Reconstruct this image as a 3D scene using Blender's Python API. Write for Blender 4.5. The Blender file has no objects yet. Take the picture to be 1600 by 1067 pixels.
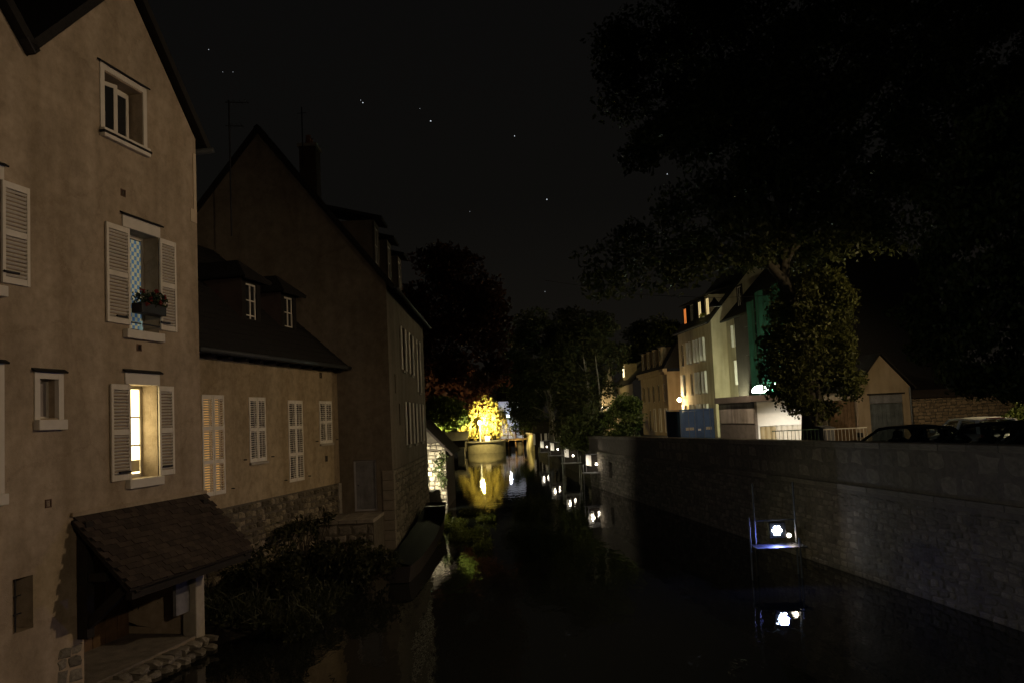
import bpy, math, random
import numpy as np
from mathutils import Vector, Matrix
random.seed(7); RNG = np.random.default_rng(11)
SC = bpy.context.scene
COL = SC.collection
PI = math.pi
# ------------------------------------------------------------------ camera
FPX, EYE, PITCH, ROLL = 1300.0, 4.0, math.radians(4), 0.045
SHIFT = 651 - (533.5 + FPX * math.tan(PITCH))
fwd = Vector((0, math.cos(PITCH), math.sin(PITCH)))
up0 = Vector((0, -math.sin(PITCH), math.cos(PITCH)))
rt0 = Vector((1, 0, 0))
right = rt0 * math.cos(ROLL) - up0 * math.sin(ROLL)
upv = rt0 * math.sin(ROLL) + up0 * math.cos(ROLL)
cd = bpy.data.cameras.new('camera'); cam = bpy.data.objects.new('camera', cd); COL.objects.link(cam)
mw = Matrix.Identity(4)
for i in range(3):
    mw[i][0] = right[i]; mw[i][1] = upv[i]; mw[i][2] = -fwd[i]
mw[0][3], mw[1][3], mw[2][3] = 0, 0, EYE
cam.matrix_world = mw
cd.sensor_width = 36; cd.lens = FPX / 1600 * 36; cd.shift_y = SHIFT / 1600; cd.clip_start = .1; cd.clip_end = 6000
SC.camera = cam
# ------------------------------------------------------------------ night sky
W = bpy.data.worlds.new('World'); SC.world = W; W.use_nodes = True
nt = W.node_tree; nt.nodes.clear()
wo = nt.nodes.new('ShaderNodeOutputWorld'); add = nt.nodes.new('ShaderNodeAddShader')
b1 = nt.nodes.new('ShaderNodeBackground'); b2 = nt.nodes.new('ShaderNodeBackground')
sky = nt.nodes.new('ShaderNodeTexSky'); sky.sky_type = 'NISHITA'; sky.sun_disc = False
sky.sun_elevation = math.radians(-9); sky.sun_rotation = math.radians(60)
b1.inputs[1].default_value = .05
nt.links.new(sky.outputs[0], b1.inputs[0])
tc = nt.nodes.new('ShaderNodeTexCoord'); sx = nt.nodes.new('ShaderNodeSeparateXYZ'); rp = nt.nodes.new('ShaderNodeValToRGB')
nt.links.new(tc.outputs['Generated'], sx.inputs[0]); nt.links.new(sx.outputs[2], rp.inputs[0])
e = rp.color_ramp.elements
e[0].position = 0.0; e[0].color = (.0085, .0073, .0055, 1)
e[1].position = .75; e[1].color = (.0026, .0026, .0028, 1)
x = rp.color_ramp.elements.new(.25); x.color = (.0042, .0039, .0034, 1)
nt.links.new(rp.outputs[0], b2.inputs[0]); b2.inputs[1].default_value = .9
nt.links.new(b1.outputs[0], add.inputs[0]); nt.links.new(b2.outputs[0], add.inputs[1]); nt.links.new(add.outputs[0], wo.inputs[0])
SC.view_settings.view_transform = 'Standard'; SC.view_settings.look = 'None'; SC.view_settings.exposure = 0; SC.view_settings.gamma = 1
SC.view_settings.use_curve_mapping = False
SC.cycles.use_denoising = True; SC.cycles.max_bounces = 6; SC.cycles.diffuse_bounces = 3; SC.cycles.glossy_bounces = 4
SC.cycles.transparent_max_bounces = 12; SC.cycles.caustics_reflective = False; SC.cycles.caustics_refractive = False
SC.cycles.sample_clamp_indirect = 3; SC.cycles.use_light_tree = True

# ------------------------------------------------------------------ measuring helpers
def ray(px, py): return fwd * FPX + right * (px - 800) - upv * (py - 533.5 - SHIFT)
CAM = Vector((0, 0, EYE))
def atY(px, py, Y): d = ray(px, py); return CAM + d * (Y / d.y)
def atZ(px, py, z): d = ray(px, py); return CAM + d * ((z - EYE) / d.z)
class Frame:
    """local frame of a facade: x along the wall (to the right as seen from outside), y into the house, z up"""
    def __init__(s, ox, oy, ang, oz=0):
        s.o = Vector((ox, oy, oz)); s.a = ang
        s.x = Vector((math.cos(ang), math.sin(ang), 0)); s.y = Vector((-math.sin(ang), math.cos(ang), 0))
    def loc(s, p): v = p - s.o; return (v.dot(s.x), v.dot(s.y), v.z)
    def world(s, u, y, z): return s.o + s.x * u + s.y * y + Vector((0, 0, z))
    def uz(s, px, py, y=0):
        d = ray(px, py); t = ((s.o - CAM).dot(s.y) + y) / d.dot(s.y); p = s.loc(CAM + d * t); return p[0], p[2]
    def yz(s, px, py, u):
        d = ray(px, py); t = ((s.o - CAM).dot(s.x) + u) / d.dot(s.x); p = s.loc(CAM + d * t); return p[1], p[2]

# ------------------------------------------------------------------ materials
MATS = {}
def mat(name, col, rough=.85, var=.25, scale=3.0, bump=.15, streak=0, spec=.3, metal=0, grain=None, island=0, col2=None, mott=0):
    if name in MATS: return MATS[name]
    m = bpy.data.materials.new(name); m.use_nodes = True; MATS[name] = m
    n = m.node_tree; N = n.nodes.new; L = n.links.new
    p = n.nodes['Principled BSDF']; p.inputs['Roughness'].default_value = rough
    p.inputs['Specular IOR Level'].default_value = spec; p.inputs['Metallic'].default_value = metal
    tcn = N('ShaderNodeTexCoord'); vec = tcn.outputs['Object']
    nz = N('ShaderNodeTexNoise'); nz.inputs['Scale'].default_value = scale; nz.inputs['Detail'].default_value = 8; nz.inputs['Roughness'].default_value = .65
    L(vec, nz.inputs['Vector'])
    r = N('ShaderNodeValToRGB'); r.color_ramp.elements[0].position = .3; r.color_ramp.elements[1].position = .72
    c = Vector(col); lo = c * (1 - var); hi = Vector(col2) if col2 else c * (1 + var)
    r.color_ramp.elements[0].color = (*lo, 1); r.color_ramp.elements[1].color = (*hi, 1)
    L(nz.outputs[0], r.inputs[0]); out = r.outputs[0]
    if streak:
        mp = N('ShaderNodeMapping'); mp.inputs['Scale'].default_value = (1.7, 1.7, .22); L(vec, mp.inputs[0])
        n2 = N('ShaderNodeTexNoise'); n2.inputs['Scale'].default_value = 1.1; n2.inputs['Detail'].default_value = 5; L(mp.outputs[0], n2.inputs['Vector'])
        r2 = N('ShaderNodeValToRGB'); r2.color_ramp.elements[0].position = .32; r2.color_ramp.elements[1].position = .62
        k = 1 - streak; r2.color_ramp.elements[0].color = (k, k * .97, k * .9, 1); r2.color_ramp.elements[1].color = (1, 1, 1, 1)
        L(n2.outputs[0], r2.inputs[0])
        mx = N('ShaderNodeMix'); mx.data_type = 'RGBA'; mx.blend_type = 'MULTIPLY'; mx.inputs[0].default_value = 1
        L(out, mx.inputs[6]); L(r2.outputs[0], mx.inputs[7]); out = mx.outputs[2]
    if mott:
        n3 = N('ShaderNodeTexNoise'); n3.inputs['Scale'].default_value = 4.5; n3.inputs['Detail'].default_value = 10; n3.inputs['Roughness'].default_value = .75; L(vec, n3.inputs['Vector'])
        r3 = N('ShaderNodeValToRGB'); r3.color_ramp.elements[0].position = .36; r3.color_ramp.elements[1].position = .6; k = 1 - mott
        r3.color_ramp.elements[0].color = (k, k, k * .95, 1); r3.color_ramp.elements[1].color = (1, 1, 1, 1); L(n3.outputs[0], r3.inputs[0])
        vo = N('ShaderNodeTexVoronoi'); vo.feature = 'DISTANCE_TO_EDGE'; vo.inputs['Scale'].default_value = .55
        wv = N('ShaderNodeMix'); wv.data_type = 'RGBA'; wv.inputs[0].default_value = .3; L(vec, wv.inputs[6]); L(n3.outputs[1], wv.inputs[7]); L(wv.outputs[2], vo.inputs['Vector'])
        r4 = N('ShaderNodeValToRGB'); r4.color_ramp.elements[0].position = 0; r4.color_ramp.elements[1].position = .012; r4.color_ramp.elements[0].color = (.88, .86, .84, 1); r4.color_ramp.elements[1].color = (1, 1, 1, 1); L(vo.outputs['Distance'], r4.inputs[0])
        for src in (r3, r4):
            m3 = N('ShaderNodeMix'); m3.data_type = 'RGBA'; m3.blend_type = 'MULTIPLY'; m3.inputs[0].default_value = 1; L(out, m3.inputs[6]); L(src.outputs[0], m3.inputs[7]); out = m3.outputs[2]
    if island:
        g = N('ShaderNodeNewGeometry'); oi = N('ShaderNodeObjectInfo'); ad = N('ShaderNodeMath'); ad.operation = 'ADD'
        fr = N('ShaderNodeMath'); fr.operation = 'FRACT'
        L(g.outputs['Random Per Island'], ad.inputs[0]); L(oi.outputs['Random'], ad.inputs[1]); L(ad.outputs[0], fr.inputs[0])
        mr = N('ShaderNodeMapRange'); mr.inputs[3].default_value = 1 - island; mr.inputs[4].default_value = 1 + island; L(fr.outputs[0], mr.inputs[0])
        hs = N('ShaderNodeHueSaturation'); L(mr.outputs[0], hs.inputs['Value']); L(out, hs.inputs['Color']); out = hs.outputs[0]
    L(out, p.inputs['Base Color'])
    if bump:
        bz = N('ShaderNodeTexNoise'); bz.inputs['Scale'].default_value = grain or scale * 9; bz.inputs['Detail'].default_value = 6; L(vec, bz.inputs['Vector'])
        b = N('ShaderNodeBump'); b.inputs['Strength'].default_value = bump; b.inputs['Distance'].default_value = .02
        L(bz.outputs[0], b.inputs['Height']); L(b.outputs[0], p.inputs['Normal'])
    return m
def emit(name, col, strength, rough=.5):
    if name in MATS: return MATS[name]
    m = bpy.data.materials.new(name); m.use_nodes = True; MATS[name] = m
    p = m.node_tree.nodes['Principled BSDF']; p.inputs['Base Color'].default_value = (*[min(.8, c) for c in col], 1)
    p.inputs['Emission Color'].default_value = (*col, 1); p.inputs['Emission Strength'].default_value = strength; p.inputs['Roughness'].default_value = rough
    return m
def glass(name, col=(.02, .022, .025), clear=.0):
    if name in MATS: return MATS[name]
    m = bpy.data.materials.new(name); m.use_nodes = True; MATS[name] = m
    n = m.node_tree; p = n.nodes['Principled BSDF']; p.inputs['Base Color'].default_value = (*col, 1); p.inputs['Roughness'].default_value = .06
    if clear:
        t = n.nodes.new('ShaderNodeBsdfTransparent'); t.inputs[0].default_value = (.75, .8, .8, 1)
        mx = n.nodes.new('ShaderNodeMixShader'); mx.inputs[0].default_value = clear
        n.links.new(p.outputs[0], mx.inputs[1]); n.links.new(t.outputs[0], mx.inputs[2]); n.links.new(mx.outputs[0], n.nodes['Material Output'].inputs[0])
    return m
def leafmat(name, col, col2, var=.45):
    if name in MATS: return MATS[name]
    m = bpy.data.materials.new(name); m.use_nodes = True; MATS[name] = m
    n = m.node_tree; N = n.nodes.new; L = n.links.new; p = n.nodes['Principled BSDF']
    g = N('ShaderNodeNewGeometry'); r = N('ShaderNodeValToRGB')
    r.color_ramp.elements[0].color = (*[c * (1 - var) for c in col], 1); r.color_ramp.elements[1].color = (*col2, 1)
    L(g.outputs['Random Per Island'], r.inputs[0]); L(r.outputs[0], p.inputs['Base Color'])
    p.inputs['Roughness'].default_value = .55; p.inputs['Specular IOR Level'].default_value = .25
    tr = N('ShaderNodeBsdfTranslucent'); L(r.outputs[0], tr.inputs[0]); mx = N('ShaderNodeMixShader'); mx.inputs[0].default_value = .35
    L(p.outputs[0], mx.inputs[1]); L(tr.outputs[0], mx.inputs[2]); L(mx.outputs[0], n.nodes['Material Output'].inputs[0])
    return m

PLAS1 = mat('plaster_ochre', (.43, .35, .265), .92, .2, .8, .35, streak=.27, grain=60, mott=.28)
PLAS2 = mat('plaster_yellow', (.41, .325, .215), .92, .2, .8, .35, streak=.24, grain=60, mott=.34)
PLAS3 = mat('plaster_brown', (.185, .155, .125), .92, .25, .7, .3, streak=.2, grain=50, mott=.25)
PLAS4 = mat('plaster_pale', (.50, .44, .30), .9, .12, .8, .2, streak=.25, grain=40)
PLAS5 = mat('plaster_orange', (.42, .32, .2), .9, .15, .8, .2, streak=.25, grain=40)
PATCH = mat('plaster_patch', (.52, .43, .32), .9, .1, 3, .2)
WHITE = mat('white_paint', (.62, .58, .52), .6, .08, 4, .05)
SHUT = mat('shutter_paint', (.70, .66, .60), .65, .1, 5, .08, streak=.12)
GREYP = mat('grey_paint', (.34, .33, .35), .7, .12, 4, .1)
STONEW = mat('dressed_stone', (.33, .30, .25), .9, .18, 5, .3, island=.12)
RUB = mat('rubble_stone', (.20, .17, .12), .95, .45, 5, .8, island=.6)
MORTAR = mat('mortar', (.10, .085, .065), .95, .3, 6, .5)
QSTONE = mat('quay_stone', (.20, .175, .145), .95, .35, 4, .6, island=.3)
QMORT = mat('quay_mortar', (.15, .13, .11), .95, .3, 6, .5)
SLATE = mat('roof_slate', (.016, .0145, .0135), .9, .3, 7, .5)
TILE = mat('roof_tile', (.045, .033, .026), .9, .3, 7, .4, island=.4)
WOODD = mat('dark_timber', (.022, .018, .015), .9, .3, 8, .4)
WOODB = mat('brown_boards', (.16, .10, .055), .8, .3, 5, .4, streak=.3)
WOODG = mat('grey_boards', (.20, .20, .22), .8, .25, 5, .3, streak=.3)
METD = mat('dark_metal', (.04, .04, .045), .5, .2, 6, .1, metal=.6)
METL = mat('galvanised', (.14, .145, .15), .55, .2, 6, .1, metal=.7)
GUT = mat('gutter_zinc', (.05, .055, .06), .6, .2, 5, .1, metal=.3)
GLAS = glass('window_glass')
DARKIN = mat('dark_interior', (.02, .018, .016), .95, .1, 3, 0)
SOIL = mat('soil', (.018, .016, .011), .95, .4, 2, .6)
ASPH = mat('asphalt', (.05, .05, .05), .9, .2, 3, .3, grain=80)
BARK = mat('bark', (.05, .042, .031), .95, .35, 6, .8)
BARKP = mat('pale_bark', (.22, .20, .16), .9, .35, 6, .6)

# ------------------------------------------------------------------ mesh helpers
class MB:
    def __init__(s): s.v = []; s.f = []
    def poly(s, pts):
        b = len(s.v); s.v += [tuple(p) for p in pts]; s.f.append(tuple(range(b, b + len(pts)))); return s
    def box(s, x0, x1, y0, y1, z0, z1):
        b = len(s.v)
        s.v += [(x0, y0, z0), (x1, y0, z0), (x1, y1, z0), (x0, y1, z0), (x0, y0, z1), (x1, y0, z1), (x1, y1, z1), (x0, y1, z1)]
        s.f += [tuple(b + i for i in q) for q in ((0, 3, 2, 1), (4, 5, 6, 7), (0, 1, 5, 4), (1, 2, 6, 5), (2, 3, 7, 6), (3, 0, 4, 7))]
        return s
    def beam(s, p0, p1, w, h):
        p0 = Vector(p0); p1 = Vector(p1); d = (p1 - p0).normalized()
        r = d.cross(Vector((0, 0, 1))); r = (r if r.length > .01 else Vector((1, 0, 0))).normalized(); u = r.cross(d)
        b = len(s.v)
        for p in (p0, p1):
            for a, c in ((-1, -1), (1, -1), (1, 1), (-1, 1)): s.v.append(tuple(p + r * (a * w / 2) + u * (c * h / 2)))
        s.f += [tuple(b + i for i in q) for q in ((0, 1, 2, 3), (7, 6, 5, 4), (0, 4, 5, 1), (1, 5, 6, 2), (2, 6, 7, 3), (3, 7, 4, 0))]
        return s
    def tube(s, pts, rad, n=8, cap=True):
        pts = [Vector(p) for p in pts]; rings = []
        rad = rad if isinstance(rad, (list, tuple)) else [rad] * len(pts)
        for i, p in enumerate(pts):
            d = (pts[min(i + 1, len(pts) - 1)] - pts[max(i - 1, 0)]).normalized()
            r = d.cross(Vector((.13, .21, .97)) if abs(d.z) < .9 else Vector((1, 0, 0))).normalized(); u = d.cross(r)
            b = len(s.v); rings.append(b)
            for k in range(n):
                a = 2 * PI * k / n; s.v.append(tuple(p + (r * math.cos(a) + u * math.sin(a)) * rad[i]))
        for a, b in zip(rings, rings[1:]):
            for k in range(n): s.f.append((a + k, a + (k + 1) % n, b + (k + 1) % n, b + k))
        if cap:
            s.f.append(tuple(rings[0] + k for k in reversed(range(n)))); s.f.append(tuple(rings[-1] + k for k in range(n)))
        return s
    def lathe(s, c, prof, n=12):
        rings = []
        for r, z in prof:
            rings.append(len(s.v))
            for k in range(n): a = 2 * PI * k / n; s.v.append((c[0] + r * math.cos(a), c[1] + r * math.sin(a), c[2] + z))
        for a, b in zip(rings, rings[1:]):
            for k in range(n): s.f.append((a + k, a + (k + 1) % n, b + (k + 1) % n, b + k))
        s.f.append(tuple(rings[0] + k for k in reversed(range(n)))); s.f.append(tuple(rings[-1] + k for k in range(n)))
        return s
    def slab(s, q, t):
        q = [Vector(p) for p in q]; nrm = (q[1] - q[0]).cross(q[2] - q[1]).normalized(); b = len(s.v); n = len(q)
        s.v += [tuple(p) for p in q] + [tuple(p - nrm * t) for p in q]
        s.f.append(tuple(range(b, b + n))); s.f.append(tuple(b + n + i for i in reversed(range(n))))
        for i in range(n): j = (i + 1) % n; s.f.append((b + i, b + n + i, b + n + j, b + j))
        return s
    def ring(s, x0, x1, y0, y1, z0, z1, w, wb=None):
        wb = w if wb is None else wb
        s.box(x0, x0 + w, y0, y1, z0, z1); s.box(x1 - w, x1, y0, y1, z0, z1)
        s.box(x0 + w, x1 - w, y0 + .002, y1 - .002, z1 - w, z1 - .001); s.box(x0 + w, x1 - w, y0 + .002, y1 - .002, z0 + .001, z0 + wb); return s
    def mesh(s, name, m, smooth=False):
        me = bpy.data.meshes.new(name); me.from_pydata(s.v, [], s.f); me.materials.append(m)
        if smooth: me.polygons.foreach_set('use_smooth', [True] * len(me.polygons))
        me.update(); return me
    def build(s, name, m, parent=None, smooth=False, bevel=0, **kw):
        o = bpy.data.objects.new(name, s.mesh(name, m, smooth)); COL.objects.link(o)
        if parent: o.parent = parent
        if bevel:
            b = o.modifiers.new('bevel', 'BEVEL'); b.width = bevel; b.segments = 2; b.limit_method = 'ANGLE'
        for k, v in kw.items(): o[k] = v
        return o
def piece(name, me, parent, loc=(0, 0, 0), rot=(0, 0, 0), scale=(1, 1, 1)):
    o = bpy.data.objects.new(name, me); COL.objects.link(o); o.parent = parent
    o.location = loc; o.rotation_euler = rot; o.scale = scale; return o
def tag(o, label, cat, group=None):
    o['label'] = label; o['category'] = cat
    if group: o['group'] = group
    return o
def thing(name, label, cat, loc=(0, 0, 0), rz=0, group=None):
    o = bpy.data.objects.new(name, None); COL.objects.link(o); o.location = loc; o.rotation_euler = (0, 0, rz)
    o.empty_display_size = .2; return tag(o, label, cat, group)
def struct(o): o['kind'] = 'structure'; return o
def lamp(kind, parent, loc, power, col, radius=.05, aim=None, cone=100, blend=.4):
    d = bpy.data.lights.new('light', kind); d.energy = power; d.color = col; d.shadow_soft_size = radius
    o = bpy.data.objects.new('light', d); COL.objects.link(o); o.parent = parent; o.location = loc
    if kind == 'SPOT':
        d.spot_size = math.radians(cone); d.spot_blend = blend
        o.rotation_euler = Vector(aim).to_track_quat('-Z', 'Y').to_euler()
    return o
def clip(poly, hp):
    a, b, c = hp; out = []
    for i in range(len(poly)):
        p, q = poly[i], poly[(i + 1) % len(poly)]; dp = a * p[0] + b * p[1] - c; dq = a * q[0] + b * q[1] - c
        if dp <= 0: out.append(p)
        if (dp < 0 < dq) or (dq < 0 < dp): t = dp / (dp - dq); out.append((p[0] + (q[0] - p[0]) * t, p[1] + (q[1] - p[1]) * t))
    return out
def facade(mb, regions, zlo, holes, y=0, depth=.3):
    """regions: (u0,u1,ztop,[half planes]); holes: (u0,u1,z0,z1[,depth])"""
    for u0, u1, zt, hps in regions:
        us = sorted({u0, u1} | {h[k] for h in holes for k in (0, 1) if u0 < h[k] < u1})
        zs = sorted({zlo, zt} | {h[k] for h in holes for k in (2, 3) if zlo < h[k] < zt})
        for a, b in zip(us, us[1:]):
            for c, d in zip(zs, zs[1:]):
                m = ((a + b) / 2, (c + d) / 2)
                if any(h[0] < m[0] < h[1] and h[2] < m[1] < h[3] for h in holes): continue
                p = [(a, c), (b, c), (b, d), (a, d)]
                for hp in hps:
                    if p: p = clip(p, hp)
                if len(p) > 2: mb.poly([(q[0], y, q[1]) for q in p])
    for h in holes:
        u0, u1, z0, z1 = h[:4]; d = y + (h[4] if len(h) > 4 else depth)
        mb.poly([(u0, y, z0), (u0, d, z0), (u1, d, z0), (u1, y, z0)]); mb.poly([(u0, y, z1), (u1, y, z1), (u1, d, z1), (u0, d, z1)])
        mb.poly([(u0, y, z0), (u0, y, z1), (u0, d, z1), (u0, d, z0)]); mb.poly([(u1, y, z0), (u1, d, z0), (u1, d, z1), (u1, y, z1)])
        mb.poly([(u0, d + .05, z0), (u1, d + .05, z0), (u1, d + .05, z1), (u0, d + .05, z1)])
    return mb
SLATM = MB().box(-.5, .5, -.016, .016, -.005, .005).mesh('slat', SHUT)
def shutter(parent, u0, u1, z0, z1, y, rails=2, slats=True, pitch=.052, m=None, label=None):
    w = .055; mb = MB(); t = .032; m = m or SHUT
    mb.box(u0, u0 + w, y - t, y, z0, z1); mb.box(u1 - w, u1, y - t, y, z0, z1)
    rz = [z0 + (z1 - z0) * k / rails for k in range(rails + 1)]; segs = []
    for k, r in enumerate(rz):
        a = r if k == 0 else (r - .09 if k == rails else r - .045); b = a + .09
        mb.box(u0 + w, u1 - w, y - t + .002, y - .002, a, b); segs.append((a, b))
    o = mb.build('shutter', m, parent, bevel=.004)
    if label: o['label'] = label
    if slats:
        for (a, b), (c, d) in zip(segs, segs[1:]):
            n = max(1, int((c - b) / pitch))
            for k in range(n):
                s = piece('slat', SLATM, o, ((u0 + u1) / 2, y - t / 2, b + (c - b) * (k + .5) / n), (-.75, 0, 0), (u1 - u0 - 2 * w + .006, 1, 1))
    else:
        MB().box(u0 + w, u1 - w, y - t * .7, y - t * .3, z0 + .05, z1 - .05).build('shutter_panel', m, o)
    return o
def window(parent, u0, u1, z0, z1, y, nx=2, nz=3, fw=.05, pm=None, fm=None, tm=.025, panes=True):
    fm = fm or WHITE; pm = pm or GLAS
    mb = MB().ring(u0, u1, y, y + .05, z0, z1, fw)
    W_ = (u1 - u0 - 2 * fw); H_ = (z1 - z0 - 2 * fw)
    for k in range(1, nx): c = u0 + fw + W_ * k / nx; mb.box(c - tm, c + tm, y + .003, y + .045, z0 + fw, z1 - fw)
    for j in range(1, nz):
        c = z0 + fw + H_ * j / nz
        for k in range(nx):
            a = u0 + fw + W_ * k / nx + (tm if k else 0); b = u0 + fw + W_ * (k + 1) / nx - (tm if k < nx - 1 else 0)
            mb.box(a, b, y + .006, y + .042, c - tm * .6, c + tm * .6)
    o = mb.build('window', fm, parent)
    if panes:
        for k in range(nx):
            for j in range(nz):
                a = u0 + fw + W_ * k / nx + .002; b = u0 + fw + W_ * (k + 1) / nx - .002
                c = z0 + fw + H_ * j / nz + .002; d = z0 + fw + H_ * (j + 1) / nz - .002
                MB().box(a, b, y + .02, y + .028, c, d).build('pane', pm, o)
    return o
def stone_meshes(mt, n=6, seed=3):
    rg = random.Random(seed); out = []
    for k in range(n):
        mb = MB(); j = lambda a: a * rg.uniform(.78, 1.06) + rg.uniform(-.05, .05)
        bx = [(-.48, -.46), (.0, -.5), (.48, -.46), (.5, 0), (.47, .46), (0, .5), (-.47, .46), (-.5, 0)]
        bx = [(j(a), j(b)) for a, b in bx]
        for (a, b) in bx: mb.v.append((a, .5, b))
        for (a, b) in bx: mb.v.append((a, -.1 + rg.uniform(-.15, .15), b))
        for (a, b) in bx: mb.v.append((a * rg.uniform(.55, .85), -.42 + rg.uniform(-.14, .14), b * rg.uniform(.55, .85)))
        for r in (0, 8):
            for i in range(8): i2 = (i + 1) % 8; mb.f.append((r + i, r + i2, r + 8 + i2, r + 8 + i))
        mb.v.append((rg.uniform(-.1, .1), -.55, rg.uniform(-.1, .1)))
        for i in range(8): mb.f.append((16 + i, 16 + (i + 1) % 8, 24))
        out.append(mb.mesh('stone', mt))
    return out
def rubble(parent, meshes, u0, u1, z0, z1, y, ch=(.16, .26), ln=(.22, .5), proud=.05, skip=(), limit=300, key=None, seed=1, gap=.018):
    """courses of uneven stones; the `limit` first by key are parts, the rest one mass"""
    rg = random.Random(seed); sp = []; z = z0
    while z < z1 - .05:
        h = min(rg.uniform(*ch), z1 - z); h = z1 - z if z1 - z - h < ch[0] * .6 else h; u = u0
        while u < u1 - .03:
            l = min(rg.uniform(*ln), u1 - u); l = u1 - u if u1 - u - l < ln[0] * .6 else l
            c = (u + l / 2, z + h / 2)
            if not any(a < c[0] < b and p < c[1] < q for a, b, p, q in skip): sp.append((c[0], c[1] + rg.uniform(-.16, .16) * h * (1 if z > z0 and z + h < z1 - .01 else 0), l - gap * rg.uniform(.3, 1.6), (h - gap) * rg.uniform(.82, 1.12), rg.uniform(.55, 1.5), rg.randrange(len(meshes)), rg.choice((0, PI)), rg.uniform(-.14, .14)))
            u += l
        z += h
    if key: sp.sort(key=key)
    for s in sp[:limit]:
        piece('stone', meshes[s[5]], parent, (s[0], y, s[1]), (0, s[6] + s[7], 0), (s[2], proud * 2 * s[4], s[3]))
    if len(sp) > limit:
        mb = MB()
        for s in sp[limit:]:
            me = meshes[s[5]]; b = len(mb.v); sg = 1 if s[6] == 0 else -1
            for v in me.vertices: mb.v.append((s[0] + sg * v.co.x * s[2], y + v.co.y * proud * 2 * s[4], s[1] + sg * v.co.z * s[3]))
            for p in me.polygons: mb.f.append(tuple(b + i for i in p.vertices))
        mb.build('stones', meshes[0].materials[0], parent, kind='stuff')
# foliage ------------------------------------------------------------
def leaf_mass(name, P, size, m, parent=None, droop=0.0, aspect=.5, out=None):
    P = np.asarray(P, dtype=np.float64); n = len(P)
    d = RNG.normal(size=(n, 3)); d[:, 2] -= droop
    if out is not None: d += out
    d /= np.linalg.norm(d, axis=1)[:, None] + 1e-9
    r = np.cross(d, RNG.normal(size=(n, 3))); r /= np.linalg.norm(r, axis=1)[:, None] + 1e-9
    nn = np.cross(d, r); L = size * RNG.uniform(.6, 1.35, n)[:, None]
    V = np.empty((n, 4, 3)); V[:, 0] = P - d * L * .5; V[:, 2] = P + d * L * .5 - nn * L * .12
    V[:, 1] = P + r * L * aspect * .5 + nn * L * .06; V[:, 3] = P - r * L * aspect * .5 + nn * L * .06
    me = bpy.data.meshes.new(name); me.vertices.add(4 * n); me.vertices.foreach_set('co', V.ravel())
    me.loops.add(4 * n); me.loops.foreach_set('vertex_index', np.arange(4 * n, dtype=np.int32))
    me.polygons.add(n); me.polygons.foreach_set('loop_start', np.arange(0, 4 * n, 4, dtype=np.int32))
    me.materials.append(m); me.update(calc_edges=True); me.validate()
    o = bpy.data.objects.new(name, me); COL.objects.link(o); o['kind'] = 'stuff'
    if parent: o.parent = parent
    return o
def clump_pts(c, r, n, shell=.35):
    v = RNG.normal(size=(n, 3)); v /= np.linalg.norm(v, axis=1)[:, None]
    rad = RNG.uniform(shell, 1.0, n) ** .7
    wob = 1 + .25 * np.sin(v[:, 0] * 5 + c[0]) * np.sin(v[:, 1] * 4 + c[1] * 2) + .15 * np.sin(v[:, 2] * 7)
    return np.asarray(c) + v * (rad * wob)[:, None] * np.asarray(r)
def curve(p0, p1, sag=.0, n=6, jit=.0):
    p0 = Vector(p0); p1 = Vector(p1); out = []
    for i in range(n + 1):
        t = i / n; p = p0.lerp(p1, t); p.z += math.sin(PI * t) * sag
        if 0 < i < n: p += Vector((random.uniform(-jit, jit), random.uniform(-jit, jit), random.uniform(-jit, jit)))
        out.append(p)
    return out
def tree(name, label, base, path, r0, clumps, per, leaf, lm, bark=None, group=None, limbs=10, droop=.2, cat='tree', dens=None, lf=(.35, .95)):
    """base: world; path: trunk points rel to base; clumps: (world centre, (rx,ry,rz))"""
    t = thing(name, label, cat, base, 0, group); B = Vector(base)
    pts = [Vector(p) for p in path]; n = len(pts)
    MB().tube(pts, [r0 * 1.35] + [r0 * (1 - .8 * i / (n - 1)) for i in range(1, n)], 10).build('trunk', bark or BARK, t, True)
    idx = list(range(len(clumps))); random.shuffle(idx)
    for k in idx[:limbs]:
        c = Vector(clumps[k][0]) - B; f = random.uniform(*lf) * (n - 1); i = min(int(f), n - 2); s = pts[i].lerp(pts[i + 1], f - i)
        if c.z < s.z - .5 and lf[0] < .5: s = pts[max(1, i - 1)]
        rr = r0 * (.42 - .25 * f / (n - 1)); MB().tube(curve(s, c, .25 * (c - s).length * .3, 6, .12), [rr * (1 - .8 * q / 6) for q in range(7)], 6).build('limb', bark or BARK, t, True)
    P = np.concatenate([clump_pts(Vector(c) - B, r, per if not dens else int(per * dens(c))) for c, r in clumps])
    leaf_mass('crown', P, leaf, lm, t, droop); return t
def in_poly(px, py, poly):
    c = False; j = len(poly) - 1
    for i in range(len(poly)):
        (xi, yi), (xj, yj) = poly[i], poly[j]
        if (yi > py) != (yj > py) and px < (xj - xi) * (py - yi) / (yj - yi) + xi: c = not c
        j = i
    return c
def crown_from(poly, Yc, dY, n, rad, seed):
    """clumps filling a crown whose outline is poly, as deep as it is wide in its middle"""
    rg = random.Random(seed); xs = [p[0] for p in poly]; ys = [p[1] for p in poly]; out = []
    cx, hw = (min(xs) + max(xs)) / 2, (max(xs) - min(xs)) / 2
    while len(out) < n:
        px, py = rg.uniform(min(xs), max(xs)), rg.uniform(min(ys), max(ys))
        if not in_poly(px, py, poly): continue
        k = math.sqrt(max(.1, 1 - ((px - cx) / hw) ** 2)); p = atY(px, py, Yc + rg.uniform(-1, 1) * dY * k); r = rad * rg.uniform(.7, 1.25)
        out.append((p, (r, r, r * .65)))
    return out
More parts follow.
